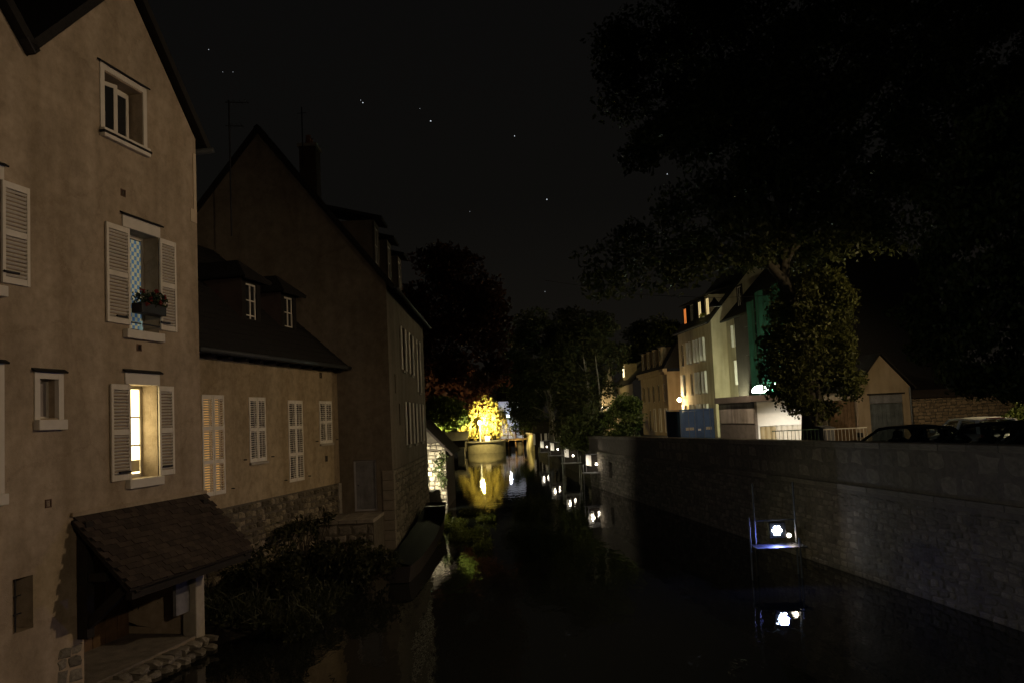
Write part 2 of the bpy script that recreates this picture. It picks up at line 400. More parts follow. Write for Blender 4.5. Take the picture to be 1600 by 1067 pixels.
# ================================================================== THE SETTING
QDIR = -0.1347                                        # quay wall line: X = QX0 + QDIR * (Y - 14.34)
def qx(Y): return 8.42 + QDIR * (Y - 14.34)
def street_z(Y): return 2.0 - .0085 * (Y - 14)
wm = bpy.data.materials.new('river_water'); wm.use_nodes = True
n = wm.node_tree; p = n.nodes['Principled BSDF']; p.inputs['Base Color'].default_value = (.011, .012, .010, 1)
p.inputs['Roughness'].default_value = .012; p.inputs['IOR'].default_value = 1.333
tcn = n.nodes.new('ShaderNodeTexCoord'); mp = n.nodes.new('ShaderNodeMapping'); mp.inputs['Scale'].default_value = (.9, .35, 1)
nz = n.nodes.new('ShaderNodeTexNoise'); nz.inputs['Scale'].default_value = 4.2; nz.inputs['Detail'].default_value = 3
bp = n.nodes.new('ShaderNodeBump'); bp.inputs['Strength'].default_value = .11; bp.inputs['Distance'].default_value = .05
n.links.new(tcn.outputs['Object'], mp.inputs[0]); n.links.new(mp.outputs[0], nz.inputs['Vector']); n.links.new(nz.outputs[0], bp.inputs['Height']); n.links.new(bp.outputs[0], p.inputs['Normal'])
struct(MB().poly([(-40, -30, 0), (60, -30, 0), (60, 180, 0), (-40, 180, 0)]).build('water', wm))
struct(MB().poly([(-900, -900, -1.2), (900, -900, -1.2), (900, 900, -1.2), (-900, 900, -1.2)]).build('riverbed', SOIL))
# street behind the quay wall
mb = MB()
ys = [-12, 5, 20, 35, 46.6, 60, 80, 100, 140]
bx = lambda Y: (4.75 - .062 * (Y - 46.6)) if Y < 88 else 6.3
edge = lambda Y: qx(Y) + .42 if Y <= 46.6 else bx(Y) + 2.6
for a, b in zip(ys, ys[1:]):
    mb.poly([(edge(a + .01), a, street_z(a)), (60, a, street_z(a)), (60, b, street_z(b)), (edge(b), b, street_z(b))])
    mb.poly([(60, a, street_z(a)), (400, a, street_z(a)), (400, b, street_z(b)), (60, b, street_z(b))])
struct(mb.build('street', ASPH))
struct(MB().poly([(-400, 140, .9), (400, 140, .9), (400, 900, .9), (-400, 900, .9)]).build('ground', SOIL))
# lower planted bank on the right, past the end of the quay wall
mb = MB(); ys = [46.65, 54, 62, 72, 84, 87.9, 90, 140]
for a, b in zip(ys, ys[1:]):
    ea, eb = bx(a), bx(b)
    ta, tb = bx(a) + 2.6, bx(b) + 2.6
    mb.poly([(ea, a, -.3), (ea + .2, a, .75), (eb + .2, b, .75), (eb, b, -.3)])
    mb.poly([(ea + .2, a, .75), (ta, a, street_z(a) - .01), (tb, b, street_z(b) - .01), (eb + .2, b, .75)])
struct(mb.build('right_bank', SOIL))
# left bank: garden strip between the houses and the water, then the far bank
mb = MB()
rgb = random.Random(5); nu, nv = 12, 16
for j in range(nv + 1):
    for i in range(nu + 1):
        f, y_ = i / nu, 15.75 + 8.85 * j / nv; xe = -5.5 + 1.3 * min(1, j / 5)
        mb.v.append((-9 + (xe + 9) * f + rgb.uniform(-.08, .08), y_, 1.05 * (1 - f) ** .8 - .12 + rgb.uniform(-.06, .06)))
for j in range(nv):
    for i in range(nu): a = j * (nu + 1) + i; mb.f.append((a, a + 1, a + nu + 2, a + nu + 1))
struct(mb.build('garden_bank', SOIL))
mb = MB(); ed = [(-3.9, 35.6), (-3.4, 37.9), (-3.6, 45), (-4.6, 60), (-6.2, 80), (-7.6, 95), (-9.5, 110), (-9.5, 140)]
for (a, ya), (b, yb) in zip(ed, ed[1:]):
    mb.poly([(a, ya, -.3), (b, yb, -.3), (b - .15, yb, .9), (a - .15, ya, .9)])
    mb.poly([(a - .15, ya, .9), (b - .15, yb, .9), (-400, yb, 1.6), (-400, ya, 1.6)])
struct(mb.build('left_bank', SOIL))
struct(MB().poly([(-400, -60, 1.3), (-11.5, -60, 1.3), (-11.5, 35.6, 1.3), (-400, 35.6, 1.3)]).build('yard', SOIL))

# ------------------------------------------------------------------ bridge the photo is taken from
br = thing('road_bridge', 'stone road bridge spanning the river at the near end', 'bridge', (0, -2.6, 0))
MB().box(-8, 9.5, -2.2, 2.4, 1.9, 2.4).build('deck', ASPH, br)
MB().box(-8, 9.5, 2.4, 2.75, 1.5, 3.35).build('parapet', QSTONE, br)
MB().box(-8, 9.5, -2.55, -2.2, 1.5, 3.35).build('parapet', QSTONE, br)
MB().box(-8.1, 9.6, 2.36, 2.8, 3.35, 3.47).build('coping', STONEW, br)

# ------------------------------------------------------------------ quay wall on the right
QA = math.atan2(-1, -QDIR)                            # local x towards the camera, y into the bank
QF = Frame(qx(46.6), 46.6, QA)
QL = 40 * math.sqrt(1 + QDIR ** 2)
qw = thing('quay_wall', 'long stone quay wall with string course and coping along the right bank', 'wall', QF.o, QA)
niche = (4.3, 4.95, .75, 1.55)
zt = lambda u: 2.64 + .38 * u / 33.0
mb = facade(MB(), [(0, QL, 1.9, [])], -1, [niche + (.5,)])
mb.poly([(0, 0, -1), (0, 0, 1.9), (0, .42, 1.9), (0, .42, -1)])
mb.build('core', QMORT, qw)
mb = MB()
for a, b in ((0, 20), (20, QL)):
    za, zb = zt(a), zt(b)
    v = [(a, -.01, 1.9), (b, -.01, 1.9), (b, .4, 1.9), (a, .4, 1.9), (a, -.01, za), (b, -.01, zb), (b, .4, zb), (a, .4, za)]
    k = len(mb.v); mb.v += v; mb.f += [tuple(k + i for i in q) for q in ((0, 1, 5, 4), (1, 2, 6, 5), (2, 3, 7, 6), (3, 0, 4, 7))]
mb.build('parapet_core', QMORT, qw)
QM = stone_meshes(QSTONE, 7, 5)
rubble(qw, QM, 0, QL, 0, 1.88, 0, (.11, .19), (.17, .42), .02, skip=[niche], limit=290, key=lambda s: (abs(s[0] - 31.5) if s[0] < 34.5 else 99), seed=4)
cm = MB().box(-.49, .49, -.5, .5, -.5, .5).mesh('coping_stone', QSTONE)
u = .0
while u < 40:
    l = random.uniform(.75, 1.15); piece('coping_stone', cm, qw, (u + l / 2, .195, zt(u + l / 2) + .055), (0, -math.atan(.38 / 33), random.uniform(-.006, .006)), (l, .52 + random.uniform(-.02, .02), .12)); u += l
u = 0
while u < 40:
    l = random.uniform(.8, 1.3); piece('string_course_stone', cm, qw, (u + l / 2, -.03, 1.9 + .16 * u / 33), (0, -.005, 0), (l, .14, .11)); u += l
pm = stone_meshes(QSTONE, 5, 9); up_ = 0
rg = random.Random(2)
for row in range(2):
    u = rg.uniform(0, .3)
    while u < 40:
        l = rg.uniform(.4, .75); z0 = 1.98 + .16 * u / 33 + .005; hh = (zt(u) - z0 - .01) / 2
        if u > 12: piece('parapet_stone', pm[rg.randrange(5)], qw, (u + l / 2, 0, z0 + hh * (row + .5)), (0, rg.choice((0, PI)), 0), (l - .015, .034, hh - .012))
        u += l

# ================================================================== HOUSE WITH THE LIT WINDOW
A1 = math.atan2(1, .192)
F1 = Frame(-5.913, 15.696, A1)
h1 = thing('river_house', 'tall ochre plastered house with twin gables, white shutters and one lit window', 'house', F1.o, A1)
pk, vz = (-2.02, 11.66), 9.45
hpR = [(-1.0, 1.0, pk[1] - pk[0] - .0), (1.02, 1.0, pk[1] + 1.02 * pk[0])]
pk2 = -6.5
hpL = [(-1.0, 1.0, 11.66 - pk2), (1.0, 1.0, 11.66 + pk2)]
H1 = [(-2.62, -1.64, 8.92, 9.88, .32), (-2.06, -1.25, 5.72, 7.42, .34), (-2.09, -1.34, 3.27, 4.82, .34), (-4.07, -3.69, 4.28, 4.84, .22),
      (-5.55, -4.75, 6.05, 7.5, .3), (-5.5, -4.82, 3.3, 4.9, .3), (-4.55, -4.19, 1.43, 2.14, .4), (-3.2, -.14, .28, 2.45, 1.5)]
mb = facade(MB(), [(-8.8, -4.26, 11.7, hpL), (-4.26, 0, 11.7, hpR)], -.6, H1)
mb.poly([(0, 0, -.6), (0, 8, -.6), (0, 8, 9.6), (0, 0, 9.6)])                # right side wall
mb.poly([(-8.8, 0, -.6), (-8.8, 0, 9.3), (-8.8, 8, 9.3), (-8.8, 8, -.6)])
mb.poly([(-8.8, 8, -.6), (-8.8, 8, 9.5), (0, 8, 9.5), (0, 8, -.6)])
mb.build('wall', PLAS1, h1)
rf = MB(); o_ = .14
for (c, l, r) in ((pk[0], -4.26, .22), (pk2, -8.95, -4.26)):
    zl, zr = 11.72 - (c - l), 11.72 - 1.02 * (r - c)
    rf.slab([(c, -o_, 11.72), (c, 8.2, 11.72), (l, 8.2, zl), (l, -o_, zl)], -.14)
    rf.slab([(c, -o_, 11.721), (r, -o_, zr), (r, 8.2, zr), (c, 8.2, 11.721)], -.14)
roof1 = rf.build('roof', SLATE, h1)
MB().tube([(.2, -.25, 9.42), (.2, 8, 9.42)], .06, 8).build('gutter', GUT, roof1, True)
MB().box(-.11, -.012, -.012, 0, 8.2, 9.3).box(-.22, -.012, -.0125, 0, 7.95, 8.2).build('plaster_patch', PATCH, h1)
# valley lead
MB().slab([(-4.4, -.15, 9.62), (-4.26, -.15, 9.47), (-4.26, 3, 9.47), (-4.4, 3, 9.62)], .03).build('valley_lead', METD, roof1)
def trim(win, u0, u1, zs, zh, sur=None, ledge=True, sill=True):
    if sur: MB().ring(u0, u1, -.02, .05, sur[0], sur[1], .1, .02).build('surround', WHITE, win)
    else: MB().box(u0, u1, -.022, .02, zh, zh + .2).build('lintel', WHITE, win)
    top = sur[1] if sur else zh + .2
    if ledge: MB().slab([(u0 - .045, -.07, top + .01), (u1 + .045, -.07, top + .01), (u1 + .045, .0, top + .05), (u0 - .045, .0, top + .05)], .025).build('drip_ledge', SLATE, win)
    if sill: MB().box(u0 - .0, u1 + .0, -.09, .1, zs - .15, zs - .002).build('sill', WHITE, win, bevel=.01)
# top window: two inward opening leaves
w = window(h1, -2.62, -1.64, 8.92, 9.88, .26, 1, 1, .05, panes=False); trim(w, -2.73, -1.53, 8.92, 9.88, (8.82, 10.0))
MB().box(-2.75, -1.51, -.1, .02, 8.83, 8.87).build('sill_lead', SLATE, w)
MB().box(-2.56, -1.7, .36, .364, 8.97, 9.83).build('room', DARKIN, w)
for (x0, x1, an) in ((-2.57, -2.14, -18), (-2.12, -1.69, 0)):
    lf = MB().ring(0, x1 - x0, -.02, .02, 8.97, 9.83, .07).build('casement', WHITE, w); lf.location = (x0, .24, 0); lf.rotation_euler = (0, 0, math.radians(an))
    pn = MB().box(.07, x1 - x0 - .07, -.004, .004, 9.04, 9.76).build('pane', GLAS, w); pn.location = lf.location; pn.rotation_euler = lf.rotation_euler
# middle window with checked curtain
w = window(h1, -2.06, -1.25, 5.72, 7.42, .28, 2, 1, .055); trim(w, -2.22, -1.2, 5.72, 7.42)
cm_ = bpy.data.materials.new('checked_curtain'); cm_.use_nodes = True; nn_ = cm_.node_tree; pp = nn_.nodes['Principled BSDF']
tcx = nn_.nodes.new('ShaderNodeTexCoord'); ck = nn_.nodes.new('ShaderNodeTexChecker'); ck.inputs['Scale'].default_value = 14
ck.inputs[1].default_value = (.10, .26, .5, 1); ck.inputs[2].default_value = (.62, .62, .40, 1)
nn_.links.new(tcx.outputs['Object'], ck.inputs[0]); nn_.links.new(ck.outputs[0], pp.inputs['Base Color']); nn_.links.new(ck.outputs[0], pp.inputs['Emission Color']); pp.inputs['Emission Strength'].default_value = .14
MB().box(-1.99, -1.66, .292, .296, 5.8, 7.35).box(-1.64, -1.32, .292, .296, 5.8, 7.35).build('curtain', cm_, w, label='blue and yellow checked curtain glowing behind the pane')
MB().tube([(-2.04, -.03, 5.84), (-1.27, -.03, 5.84)], .012, 6).build('guard_rail', METD, w)
shutter(h1, -2.65, -2.07, 5.79, 7.40, -.012, 2); shutter(h1, -1.24, -.76, 5.79, 7.42, -.012, 2)
# lit window
LITP = emit('lit_pane', (1, .80, .40), 5.5)
w = window(h1, -2.09, -1.34, 3.27, 4.82, .29, 2, 3, .06, pm=LITP); trim(w, -2.2, -1.28, 3.27, 4.82)
w['label'] = 'lit yellow window with two leaves of three panes'
MB().box(-2.02, -1.41, .30, .308, 3.36, 3.56).build('net_curtain', mat('net', (.5, .45, .3), .9, .1, 6, 0), w)
shutter(h1, -2.58, -2.10, 3.27, 4.81, -.012, 2); shutter(h1, -1.33, -.90, 3.27, 4.81, -.012, 2)
BOLT = MB().tube([(-.13, 0, 0), (.13, 0, 0)], .018, 8).mesh('shutter_catch', METD)
for (u, z) in ((-2.3, 3.4), (-1.15, 3.42), (-2.32, 5.9), (-1.15, 5.92), (-4.62, 6.25)): piece('shutter_catch', BOLT, h1, (u, -.065, z))
# small blind window
w = window(h1, -4.07, -3.69, 4.28, 4.84, .16, 1, 1, .03, pm=mat('blind_panel', (.30, .27, .27), .7, .15, 4, .1)); trim(w, -4.16, -3.6, 4.26, 4.84, (4.18, 4.94))
# left hand windows at the edge of view
w = window(h1, -5.55, -4.75, 6.05, 7.5, .26, 2, 3); trim(w, -5.6, -4.7, 6.05, 7.5); shutter(h1, -4.75, -4.26, 6.1, 7.5, -.012, 2); shutter(h1, -6.05, -5.56, 6.1, 7.5, -.012, 2)
w = window(h1, -5.5, -4.82, 3.3, 4.9, .26, 2, 3); trim(w, -5.6, -4.70, 3.3, 4.9, (3.2, 5.02))
# barred cellar opening
w = window(h1, -4.55, -4.19, 1.43, 2.14, .33, 1, 1, .03, pm=mat('cellar_board', (.22, .2, .22), .8, .2, 4, .1), fm=WOODD)
MB().tube([(-4.44, .06, 1.43), (-4.44, .06, 2.14)], .012, 6).build('iron_bar', METD, w)
for z in (1.66, 1.9): MB().tube([(-4.55, .06, z), (-4.34, .06, z)], .01, 6).build('iron_bar', METD, w)
for (px_, py_) in ((192, 302), (217, 543), (75, 786), (29, 300)):
    u, z = F1.uz(px_, py_); v_ = MB().ring(u - .06, u + .06, -.012, .01, z - .06, z + .06, .018).build('vent', mat('vent_terracotta', (.12, .07, .05), .9, .2, 5, .1), h1)
    MB().box(u - .045, u + .045, .0, .006, z - .045, z + .045).build('grille', DARKIN, v_)
# wash place recess under the porch
rc = MB().box(-3.19, -.15, .0, 1.48, .2, .3).build('wash_floor', QSTONE, h1)
for k in range(9):
    a = -3.15 + k * .33; MB().box(a, a + .31, 1.42, 1.46 + .01 * (k % 2), .3, 2.44).build('plank', WOODB, h1)
MB().box(-.72, -.3, .1, .16, .75, 2.3).build('door_leaf', WOODG, h1, label='grey door leaf standing open in the wash place')
MB().box(-.3, -.02, -.03, .25, -.4, 1.9).build('pier', STONEW, h1, bevel=.02)
SM = stone_meshes(mat('step_stone', (.21, .19, .155), .95, .35, 5, .6, island=.3), 5, 8)
rubble(h1, SM, -3.45, 0.05, -.1, .27, -.1, (.17, .22), (.2, .36), .12, seed=6)
rubble(h1, SM, -3.75, -3.22, .27, 1.0, .0, (.15, .22), (.2, .3), .025, seed=16)
# porch roof on brackets
yl, zl = F1.yz(203, 921, -3.43); yr, zr = F1.yz(397, 855, .08)
pdep, pdrop = -(yl + yr) / 2, 2.81 - (zl + zr) / 2
po = thing('tiled_porch', 'small lean to porch roof of dark tiles on black timber brackets', 'porch', F1.o, A1)
u0, u1 = -3.45, .08
MB().slab([(u0, -pdep, 2.78 - pdrop), (u1, -pdep, 2.78 - pdrop), (u1, -.015, 2.78), (u0, -.015, 2.78)], .05).build('boarding', WOODD, po)
nc, nr = 20, 14; tw = (u1 - u0) / nc; sl = math.hypot(pdep, pdrop); an = math.atan2(pdrop, pdep)
tm_ = MB().box(-.5, .5, -.5, .5, -.5, .5).mesh('tile', TILE)
for r_ in range(nr):
    for c_ in range(nc):
        d_ = (r_ + .5) / nr; off = (tw / 2 if r_ % 2 else 0)
        uu = u0 + (c_ + .5) * tw + off - tw * .25
        piece('tile', tm_, po, (uu, -pdep * (1 - d_) - .01, 2.80 - pdrop * (1 - d_) + .025 + random.uniform(-.006, .008)),
              (an - .1 + random.uniform(-.03, .03), random.uniform(-.02, .02), random.uniform(-.03, .03)), (tw - .008, sl / nr * 1.35, .022))
MB().box(u0 - .02, u1 + .02, -.045, -.008, 2.83, 2.89).build('flashing', PLAS1, po)
for ub in (-3.28, -.16):
    b_ = MB().box(ub - .08, ub + .08, -.18, -.02, 1.05 if ub < -1 else 1.75, 2.74).build('post', WOODD, po)
    MB().beam((ub, -.1, 1.2 if ub < -1 else 1.85), (ub, -pdep * .82, 2.62 - pdrop * .82), .11, .13).build('strut', WOODD, po)
    zq = 2.72 - pdrop * .5 - .28; MB().beam((ub, -.1, zq), (ub, -pdep * .5, zq), .1, .12).build('tie_beam', WOODD, po)
    MB().beam((ub, -.1, 2.64), (ub, -pdep * .97, 2.64 - pdrop * .94), .1, .12).build('rafter', WOODD, po)
MB().beam((u0 + .05, -pdep * .93, 2.62 - pdrop * .93), (u1 - .05, -pdep * .93, 2.62 - pdrop * .93), .1, .1).build('purlin', WOODD, po)
# flower box
fbx = thing('flower_box', 'dark window box with red geraniums at the checked curtain window', 'flower box', F1.world(-1.66, -.1, 6.0), A1)
MB().box(-.34, .34, -.1, .1, 0, .17).build('trough', METD, fbx, bevel=.01)
leaf_mass('foliage', np.concatenate([clump_pts((x_, -.02, .26), (.13, .12, .15), 110) for x_ in (-.28, -.12, .05, .2, .3)]), .06, leafmat('geranium_leaf', (.03, .05, .02), (.05, .08, .03)), fbx)
leaf_mass('flowers', np.concatenate([clump_pts((x_, -.1, z_), (.05, .04, .05), 30, 0) for x_, z_ in ((-.3, .36), (-.1, .25), (.04, .4), (.18, .22), (.3, .33), (-.22, .14))]), .035, leafmat('geranium_red', (.3, .03, .03), (.45, .06, .05)), fbx, aspect=.9)
vs = thing('glass_vase', 'tiny clear glass ornament on the sill under the flower box', 'ornament', F1.world(-1.78, -.02, 5.725), A1)
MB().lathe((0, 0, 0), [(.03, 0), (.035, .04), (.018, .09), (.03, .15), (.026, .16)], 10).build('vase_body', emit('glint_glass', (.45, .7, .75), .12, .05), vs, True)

# ================================================================== LOW HOUSE WITH CLOSED SHUTTERS
F2 = Frame(-5.207, 24.633, A1)
h2 = thing('shuttered_house', 'low yellow plastered house with closed white shutters, two dormers and stone base', 'house', F2.o, A1)
SHR = [(314, 616, 352, 770, 3), (388, 620, 416, 719, 2), (449, 625, 475, 749, 3), (498, 626, 519, 691, 2)]
holes = []
for a, b, c, d, r in SHR:
    ua, za = F2.uz(a, b); ub, zb = F2.uz(c, d); holes.append((ua + .03, ub - .03, zb + .03, za - .03, .14))
facade(MB(), [(-7.9, 0, 5.75, [])], 2.31, holes).poly([(-7.9, 0, 2.31), (-7.9, 0, 5.75), (-7.9, 4, 5.75), (-7.9, 4, 2.31)]).build('wall', PLAS2, h2)
WARMP = emit('warm_room_glow', (1, .58, .2), .26)
for i, ((a, b, c, d, r), h) in enumerate(zip(SHR, holes)):
    w = window(h2, h[0], h[1], h[2], h[3], .06, 2, r, .05, pm=WARMP if i == 0 else GLAS)
    um = (h[0] + h[1]) / 2
    shutter(h2, h[0] - .03, um - .004, h[2] - .03, h[3] + .03, .012, r, label='closed shutter leaf with lamplight between its slats' if i == 0 else None)
    shutter(h2, um + .004, h[1] + .03, h[2] - .03, h[3] + .03, .012, r, label='closed shutter leaf with lamplight between its slats' if i == 0 else None)
    if i in (1, 3): MB().box(h[0] - .06, h[1] + .06, -.06, .03, h[2] - .09, h[2] - .035).build('sill', STONEW, w)
    for uu in (h[0] - .3, h[1] + .3): MB().tube([(uu, -.08, h[2] + .05), (uu, -.0, h[2] + .05)], .012, 6).build('shutter_stay', METD, w)
base_ = MB().poly([(-7.9, .0, -.4), (0.02, .0, -.4), (0.02, .0, 2.31), (-7.9, .0, 2.31)]).build('base_core', MORTAR, h2)
rubble(h2, stone_meshes(RUB, 7, 21), -7.2, -.18, .75, 2.29, .0, (.13, .24), (.13, .34), .045, seed=9, gap=.025, limit=290)
for k in range(6): MB().box(-.19, .03, -.045, .02, .85 + k * .243, 1.085 + k * .243).build('quoin', STONEW, h2, bevel=.012)
for (px_, py_) in ((501, 586), (510, 716)):
    u, z = F2.uz(px_, py_); v_ = MB().ring(u - .07, u + .07, -.008, .01, z - .08, z + .08, .02).build('vent', WOODD, h2)
    MB().box(u - .05, u + .05, .0, .006, z - .06, z + .06).build('grille', DARKIN, v_)
# roof: slope to the river, ridge at y = 3.6
RY, RZ, EZ = 3.5, 9.35, 5.72
sl2 = (RZ - EZ) / (RY + .32)
rz2 = lambda y: EZ + (y + .32) * sl2
roof2 = MB().slab([(-7.9, -.32, EZ), (.30, -.32, EZ), (.02, RY, RZ), (-7.9, RY, RZ)], .12).slab([(-7.9, RY + .002, RZ), (.02, RY + .002, RZ), (.02, 7.2, EZ), (-7.9, 7.2, EZ)], .12).build('roof', SLATE, h2)
for r_ in range(22):                                   # courses of slates stepping up the slope
    y0_ = -.33 + r_ * (RY + .3) / 22; y1_ = y0_ + (RY + .3) / 22 * 1.1
    MB().slab([(-7.9, y0_, rz2(y0_) + .035), (.27 - .012 * r_, y0_, rz2(y0_) + .035), (.27 - .012 * r_, y1_, rz2(y1_) + .012), (-7.9, y1_, rz2(y1_) + .012)], .018).build('slate_course', SLATE, roof2)
MB().tube([(-7.9, -.38, EZ - .06), (.34, -.38, EZ - .06)], .065, 8).build('gutter', GUT, h2, True)
for k in range(11): MB().box(-7.3 + k * .7, -7.24 + k * .7, -.3, -.0, EZ - .17, EZ - .1).build('rafter_end', WOODD, h2)
# dormers
YD = .75
for (wl, wt, wr, wb) in ((384, 453, 402, 521), (444, 472, 459, 535)):
    ul, z1 = F2.uz(wl, wt, YD); ur, z0 = F2.uz(wr, wb, YD); z1 = z0 + 1.25
    a, b = ul - .2, ur + .22; zb_, zt_ = rz2(YD) - .02, z1 + .1
    dm = MB(); yb = (zt_ - EZ) / sl2 - .32
    dm.poly([(a, YD, zb_), (ul, YD, zb_), (ul, YD, zt_), (a, YD, zt_)]).poly([(ur, YD, zb_), (b, YD, zb_), (b, YD, zt_), (ur, YD, zt_)])
    dm.poly([(ul, YD, z1), (ur, YD, z1), (ur, YD, zt_), (ul, YD, zt_)]).poly([(ul, YD, zb_), (ur, YD, zb_), (ur, YD, z0), (ul, YD, z0)])
    dmo = dm.build('dormer', SLATE, h2)
    for q_ in (a, b): MB().poly([(q_, YD, zb_), (q_, YD, zt_), (q_, yb, zt_)]).build('dormer_cheek', mat('cheek', (.075, .055, .05), .9, .2, 3, .2), dmo)
    w = window(h2, ul, ur, z0, z1, YD + .03, 2, 3, .045)
    m_ = (a + b) / 2; e_ = .22; hz = zt_ + .5; yk = (hz - EZ) / sl2 - .32
    MB().slab([(a - e_, YD - e_, zt_ - .02), (m_, YD + .35, hz), (m_, yk + .3, hz), (a - e_, yb + .1, zt_ - .02)], -.06).slab([(b + e_, YD - e_, zt_ - .02), (b + e_, yb + .1, zt_ - .02), (m_, yk + .3, hz + .001), (m_, YD + .35, hz + .001)], -.06).slab([(a - e_, YD - e_, zt_ - .021), (b + e_, YD - e_, zt_ - .021), (m_, YD + .35, hz + .002)], .05).build('dormer_roof', SLATE, dmo)
c_ = MB().box(-5.6, -4.9, RY - .3, RY + .3, RZ - .4, RZ + .55).build('chimney', mat('chimney_brick', (.075, .055, .045), .9, .25, 6, .4), h2)
MB().box(-5.68, -4.82, RY - .38, RY + .38, RZ + .55, RZ + .66).build('chimney_cap', STONEW, c_)
MB().lathe((-5.05, RY, RZ + .66), [(.11, 0), (.09, .34), (.1, .36)], 10).build('chimney_pot', mat('terracotta', (.3, .14, .08), .9, .2, 5, .2), c_, True)
# antenna mast
pa = atY(362, 365, 22.0); pt = atY(360, 157, 22.0)
am = thing('aerial_mast', 'tall thin television aerial mast above the low house roof', 'aerial', (pa.x, pa.y, RZ - .2))
hh = pt.z - (RZ - .2); MB().tube([(0, 0, 0), (0, 0, hh)], .022, 6).build('mast', METD, am)
for z_, l_ in ((hh - .05, .5), (hh - .7, .35)):
    MB().tube([(-.1, 0, z_), (l_, .1, z_)], .012, 5).build('boom', METD, am)
    for k in range(4): MB().tube([(l_ * k / 3.2, -.16, z_), (l_ * k / 3.2, .2, z_)], .006, 4).build('element', METD, am)

# ================================================================== DARK GABLED HOUSE
F3 = Frame(-3.663, 24.633, math.atan2(1, -.011))
h3 = thing('gabled_house', 'big dark brown gabled house with roof dormers rising straight from the water', 'house', F3.o, F3.a)
LEN = 11.0; WID = 7.4; EZ3 = 8.3; PZ3 = 13.02; mid = WID / 2
sides = [(628, 513, 635, 580), (640, 520, 646, 586), (650, 527, 656, 610)]
wl = [(3.3, 4.05, 5.75, 7.2), (5.6, 6.35, 5.72, 7.2), (8.2, 8.95, 5.15, 7.2), (3.9, 4.6, 3.22, 4.68), (6.2, 6.9, 3.2, 4.68), (8.6, 9.3, 3.2, 4.68), (1.2, 1.45, 4.9, 5.5), (2.0, 2.3, 3.9, 4.6)]
door = F3.yz(552, 719, 0), F3.yz(590, 797, 0)
(dy0, dz1), (dy1, dz0) = door; dy0, dy1 = sorted((dy0, dy1))
mb = facade(MB(), [(0, LEN, EZ3, [])], 2.6, wl)
# near gable (x = 0 plane) with the door opening
hg = [(dy0, dy1, dz0, dz1)]; g = MB(); facade(g, [(0, WID, PZ3, [(-(PZ3 - EZ3) / mid, 1, EZ3), ((PZ3 - EZ3) / mid, 1, EZ3 + 2 * (PZ3 - EZ3))])], .9, hg, 0, .15)
for f in g.f: mb.poly([(g.v[i][1], g.v[i][0], g.v[i][2]) for i in f])
mb.poly([(LEN, 0, 0), (LEN, WID, 0), (LEN, WID, EZ3), (LEN, mid, PZ3), (LEN, 0, EZ3)]).poly([(0, WID, 0), (LEN, WID, 0), (LEN, WID, EZ3), (0, WID, EZ3)])
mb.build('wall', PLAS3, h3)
MB().box(-.03, .5, -.02, .5, -.4, .9).box(.5, LEN, .0, .4, -.4, 2.6).box(0, .4, .5, WID, -.4, .9).build('base_core', MORTAR, h3)
rubble(h3, stone_meshes(mat('rubble_dark', (.2, .18, .14), .95, .35, 5, .6, island=.3), 6, 31), .3, LEN, .1, 2.58, 0, (.16, .28), (.25, .5), .035, seed=12, limit=260)
for k in range(9): MB().box(-.035, .3 if k % 2 else .22, -.04, .3, .0 + k * .29, .275 + k * .29).build('quoin', mat('quoin_dark', (.22, .19, .15), .9, .2, 5, .3), h3, bevel=.01)
dr = MB(); nb = 5
d_o = MB().ring(0, dy1 - dy0, .06, .1, dz0, dz1, .05).build('door', GREYP, h3); d_o.rotation_euler = (0, 0, PI / 2); d_o.location = (0, dy0, 0); d_o.scale = (1, -1, 1)
for k in range(nb):
    a = (dy1 - dy0 - .1) * k / nb + .05; pb = MB().box(a + .003, a + (dy1 - dy0 - .1) / nb - .003, .07, .09, dz0 + .05, dz1 - .05).build('plank', WOODG, d_o)
MB().tube([(dy1 - dy0 - .12, .0, dz0 + .75), (dy1 - dy0 - .12, .06, dz0 + .75)], .02, 8).build('handle', METD, d_o)
for (a, b, c, d) in wl:
    big = b - a > .5
    w = window(h3, a, b, c, d, .16, 2 if big else 1, 3 if big else 1)
    if big:
        shutter(h3, a - .4, a - .01, c, d, -.012, 2, slats=False); shutter(h3, b + .01, b + .4, c, d, -.012, 2, slats=False)
        MB().box(a - .05, b + .05, -.06, .05, c - .1, c - .005).build('sill', STONEW, w)
s3 = (PZ3 - EZ3) / mid; ov = .28
roof3 = MB().slab([(-.12, -ov, EZ3 - ov * s3 + .1), (LEN + .12, -ov, EZ3 - ov * s3 + .1), (LEN + .12, mid, PZ3 + .1), (-.12, mid, PZ3 + .1)], .14).slab([(-.12, mid, PZ3 + .101), (LEN + .12, mid, PZ3 + .101), (LEN + .12, WID + ov, EZ3 - ov * s3 + .1), (-.12, WID + ov, EZ3 - ov * s3 + .1)], .14).build('roof', SLATE, h3)
MB().tube([(-.1, -ov - .05, EZ3 - ov * s3), (LEN, -ov - .05, EZ3 - ov * s3)], .06, 8).build('gutter', GUT, h3, True)
for k in range(3):
    u = 1.5 + k * 2.9; yd = .45; zb_ = EZ3 + yd * s3; zt_ = zb_ + 1.45; yb = (zt_ - EZ3) / s3
    dmo = MB().ring(u - .5, u + .5, yd, yd + .06, zb_, zt_, .14).poly([(u - .5, yd, zb_), (u - .5, yd, zt_), (u - .5, yb, zt_)]).poly([(u + .5, yd, zb_), (u + .5, yb, zt_), (u + .5, yd, zt_)]).build('dormer', PLAS3, h3)
    window(h3, u - .36, u + .36, zb_ + .14, zt_ - .14, yd + .02, 2, 2)
    MB().slab([(u - .7, yd - .25, zt_ - .02), (u + .7, yd - .25, zt_ - .02), (u + .7, yb + .5, zt_ + .45), (u - .7, yb + .5, zt_ + .45)], -.09).build('dormer_roof', SLATE, dmo)
